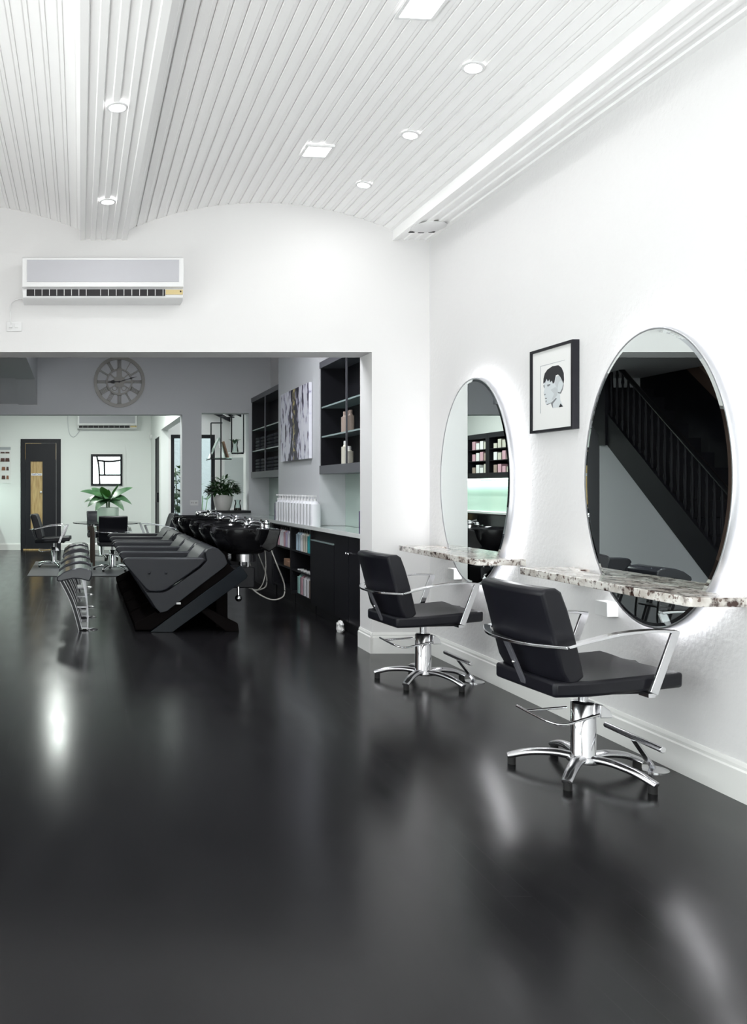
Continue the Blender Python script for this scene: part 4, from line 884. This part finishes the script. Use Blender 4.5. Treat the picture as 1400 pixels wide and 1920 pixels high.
B().box(-0.20, 0.10, -0.22, 0.22, -0.08, -0.072).out('glass_shelf', M['glass_green'], hs); B().box(0.09, 0.27, -0.22, 0.22, 0.0, 0.008).out('glass_shelf', M['glass_green'], hs)
fr = tag(B().prism([(-0.19, 0), (-0.18, 0), (-0.05, 0.28), (-0.06, 0.29)], -0.10, 0.10, 'y').prism([(-0.05, 0.29), (-0.04, 0.28), (0.03, 0.0), (0.02, 0)], -0.10, 0.10, 'y').out('tent_card', M['splash'], loc=(2.04, 11.72, 1.629)), 'tent-shaped display card on the left hanging shelf', 'card')
tag(B().prism([(-0.02, 0.02), (0.0, 0.02), (-0.07, 0.26), (-0.085, 0.25)], -0.09, 0.09, 'y').out('magazine', M['card'], loc=(2.125, 11.72, 1.61)), 'dark magazine leaning on the left hanging shelf', 'magazine')
vs = thing('glass_vase', 'clear glass vase with green sprigs on the right hanging shelf', 'vase', (2.22, 11.72, 1.71))
B().lathe([(0.05, 0), (0.055, 0.02), (0.04, 0.1), (0.05, 0.16), (0.046, 0.16), (0.036, 0.1), (0.05, 0.02)], n=24).out('glass', M['glass'], vs, smooth=True)
b = B()
for i in range(14): leaf(b, (0, 0, 0.12), i*2.4, 0.10, 0.03, 1.2, 0.2, n=3)
b.out('sprig', M['leaf'], vs, smooth=True)
tag(B().box(2.18, 2.46, 12.3, 12.32, 0.9, 1.66).out('frosted_screen', M['screen_glass']), 'pale frosted panel standing behind the bushy plant', 'screen').location = (0, 0, 0)
struct(B().box(2.18, 2.46, 12.28, 12.34, 0.0, 0.9), 'trim_2', M['white_wall'])

# ------------------------------------------------------------------ back room furniture
gt = thing('glass_table', 'round glass-topped table with brown wooden legs in the back room', 'table', (0.42, 12.80, 0))
B().lathe([(0, 0.648), (0.53, 0.648), (0.535, 0.654), (0.53, 0.660), (0, 0.660)], n=64).out('glass_top', M['glass_green'], gt, smooth=True)
for x, y in ((-0.21, -0.30), (0.27, -0.25), (-0.24, 0.27), (0.25, 0.27)):
    B().box(x-0.02, x+0.02, y-0.02, y+0.02, 0.0, 0.60).out('leg', M['dark_wood'], gt, bevel=0.003)
for x, y in ((-0.21, -0.30), (0.27, -0.25), (-0.24, 0.27), (0.25, 0.27)): B().cyl((x, y, 0.60), (x, y, 0.648), 0.014).out('support_pin', M['chrome'], gt, smooth=True)
B().box(-0.30, 0.30, -0.012, 0.012, 0.54, 0.60).box(-0.012, 0.012, -0.29, -0.012, 0.54, 0.60).box(-0.012, 0.012, 0.012, 0.29, 0.54, 0.60).out('apron', M['dark_wood'], gt)
tag(B().box(-0.72, 1.2, 10.92, 13.1, 0.0005, 0.006).out('floor_mat', M['mat']), 'grey ribbed mat on the floor under the back-room chairs and table', 'mat').location = (0, 0.18, 0)
# mirror with black wavy bars
mm = thing('framed_mirror', 'square black-framed mirror with curved black bars on the far wall', 'mirror', (0.515, YD, 1.55))
B().box(-0.345, 0.375, -0.012, 0, -0.37, 0.39).out('backboard', M['green_wall'], mm)
b = B().box(-0.305, 0.305, -0.04, -0.012, 0.255, 0.305).box(-0.305, 0.305, -0.04, -0.012, -0.305, -0.265).box(-0.305, -0.262, -0.04, -0.012, -0.265, 0.255).box(0.262, 0.305, -0.04, -0.012, -0.265, 0.255); b.out('frame', M['black_paint'], mm)
b = B()
for pth in (arc([(-0.19, -0.032, 0.26), (-0.155, -0.032, 0.10), (-0.145, -0.032, -0.05), (-0.135, -0.032, -0.27)], 6), arc([(-0.17, -0.032, 0.185), (0.0, -0.032, 0.165), (0.15, -0.032, 0.17), (0.27, -0.032, 0.19)], 6), arc([(-0.15, -0.032, -0.10), (0.27, -0.032, -0.10)], 4), arc([(-0.045, -0.032, 0.17), (-0.04, -0.032, -0.09)], 4)):
    b.sweep(pth, (0.034, 0.018), up=(0, 1, 0), sq=True)
b.out('bars', M['black_paint'], mm)
B().box(-0.262, 0.262, -0.022, -0.014, -0.265, 0.255).out('glass', M['mirror'], mm)
# colour chart
cc = thing('colour_chart', 'white hair colour chart with rows of brown swatches on the far wall', 'poster', (-1.50, YD, 1.65))
B().box(-0.25, 0.16, -0.01, 0, -0.36, 0.36).out('board', M['paper'], cc)
B().box(-0.18, 0.155, -0.014, -0.01, 0.29, 0.345).out('heading', M['ink_light'], cc)
for r, (z, h) in enumerate(((0.22, 0.03), (0.06, 0.07), (-0.11, 0.07), (-0.28, 0.07))):
    for c in range(4):
        x = -0.22+c*0.09+(0.02 if r > 1 else 0)
        wd = 0.085 if r < 2 else (0.05 if c % 2 else 0.075)
        B().prism([(x+0.006, z+h), (x+wd-0.006, z+h), (x+wd, z), (x, z)], -0.016, -0.01, 'y').out('swatch', M['hair'] if (r*3+c) % 4 else M['copper'], cc)
# counter and cabinets on the left of the back room, seen in the far mirror
tag(B().box(-2.0, -1.70, 11.6, 15.6, 0.78, 0.81).out('worktop', M['worktop_edge']), 'pale worktop on the left of the back room, seen in the farther oval mirror', 'worktop')
def refl_cab(y0, y1, label):
    t = thing('base_cabinet', label, 'cabinet', (-1.835, (y0+y1)/2, 0), 0, 'black cabinets under the back room worktop'); h = (y1-y0)/2
    B().box(-0.14, 0.12, -h, h, 0.0, 0.775).out('body', M['black'], t); B().box(0.12, 0.14, -h+0.005, h-0.005, 0.08, 0.76).out('door', M['gloss_black'], t)
for i in range(4): refl_cab(11.6+i, 12.598+i, ['nearest', 'second', 'third', 'farthest'][i]+' black cabinet under the left worktop of the back room')
def refl_up(y0, y1, label):
    t = thing('wall_cabinet', label, 'cabinet', (-2.0, (y0+y1)/2, 1.36), 0, 'open black cabinets of the back room'); h = (y1-y0)/2
    B().box(0, 0.015, -h, h, 0, 0.74).box(0.015, 0.28, -h, -h+0.06, 0, 0.74).box(0.015, 0.28, h-0.06, h, 0, 0.74).box(0.015, 0.28, -h+0.06, h-0.06, 0.66, 0.74).box(0.015, 0.28, -h+0.06, h-0.06, 0, 0.09).out('body', M['black'], t)
    for z in (0.28, 0.47): B().box(0.015, 0.27, -h+0.06, h-0.06, z, z+0.012).out('shelf', M['black'], t)
    return t
for i in range(5):
    y0 = 11.9+i*0.72; refl_up(y0, y0+0.718, ['nearest', 'second', 'third', 'fourth', 'farthest'][i]+' open black cabinet above the left worktop of the back room')
    random.seed(i)
    for q, z in enumerate((1.45, 1.652, 1.842)):
        for c in range(4):
            yy = y0+0.09+c*0.135; hh = random.uniform(0.08, 0.15)
            tag(B().box(-1.88, -1.76, yy, yy+0.10, z, z+hh).out('product_box', [M['b_cream'], M['b_taupe'], M['paper'], M['b_pink']][random.randrange(4)]), 'small product box in the black cabinets reflected in the farther oval mirror', 'box', 'product boxes in the back room cabinets')
struct(B().box(-2.0, -1.985, 11.6, 15.6, 0.81, 1.36), 'wall_splashback_back_room', M['splash'])
ul = tag(B().box(-1.93, -1.90, 11.7, 15.5, 1.345, 1.36).out('under_cabinet_light', M['under_led']), 'light strip under the black cabinets of the back room', 'lamp')
area('under_cabinet_glow', (-1.915, 13.6, 1.34), (0, 0, 0), 0.04, 3.6, 22, (0.8, 1.0, 0.9))
# white bag half under the near cabinet
b = B().lathe([(0.0, 0.0), (0.028, 0.0), (0.038, 0.02), (0.030, 0.05), (0.034, 0.07), (0.014, 0.09), (0.0, 0.092)], n=12, sx=0.8, sy=1.3); random.seed(4)
for v in b.bm.verts:
    if v.co.z > 0.005: v.co += Vector((random.uniform(-1, 1), random.uniform(-1, 1), random.uniform(-1, 1)))*0.008
tag(b.out('white_bag', M['paper'], loc=(2.165, 6.80, 0.0)), 'small crumpled white bag on the floor below the near black cabinet', 'bag')
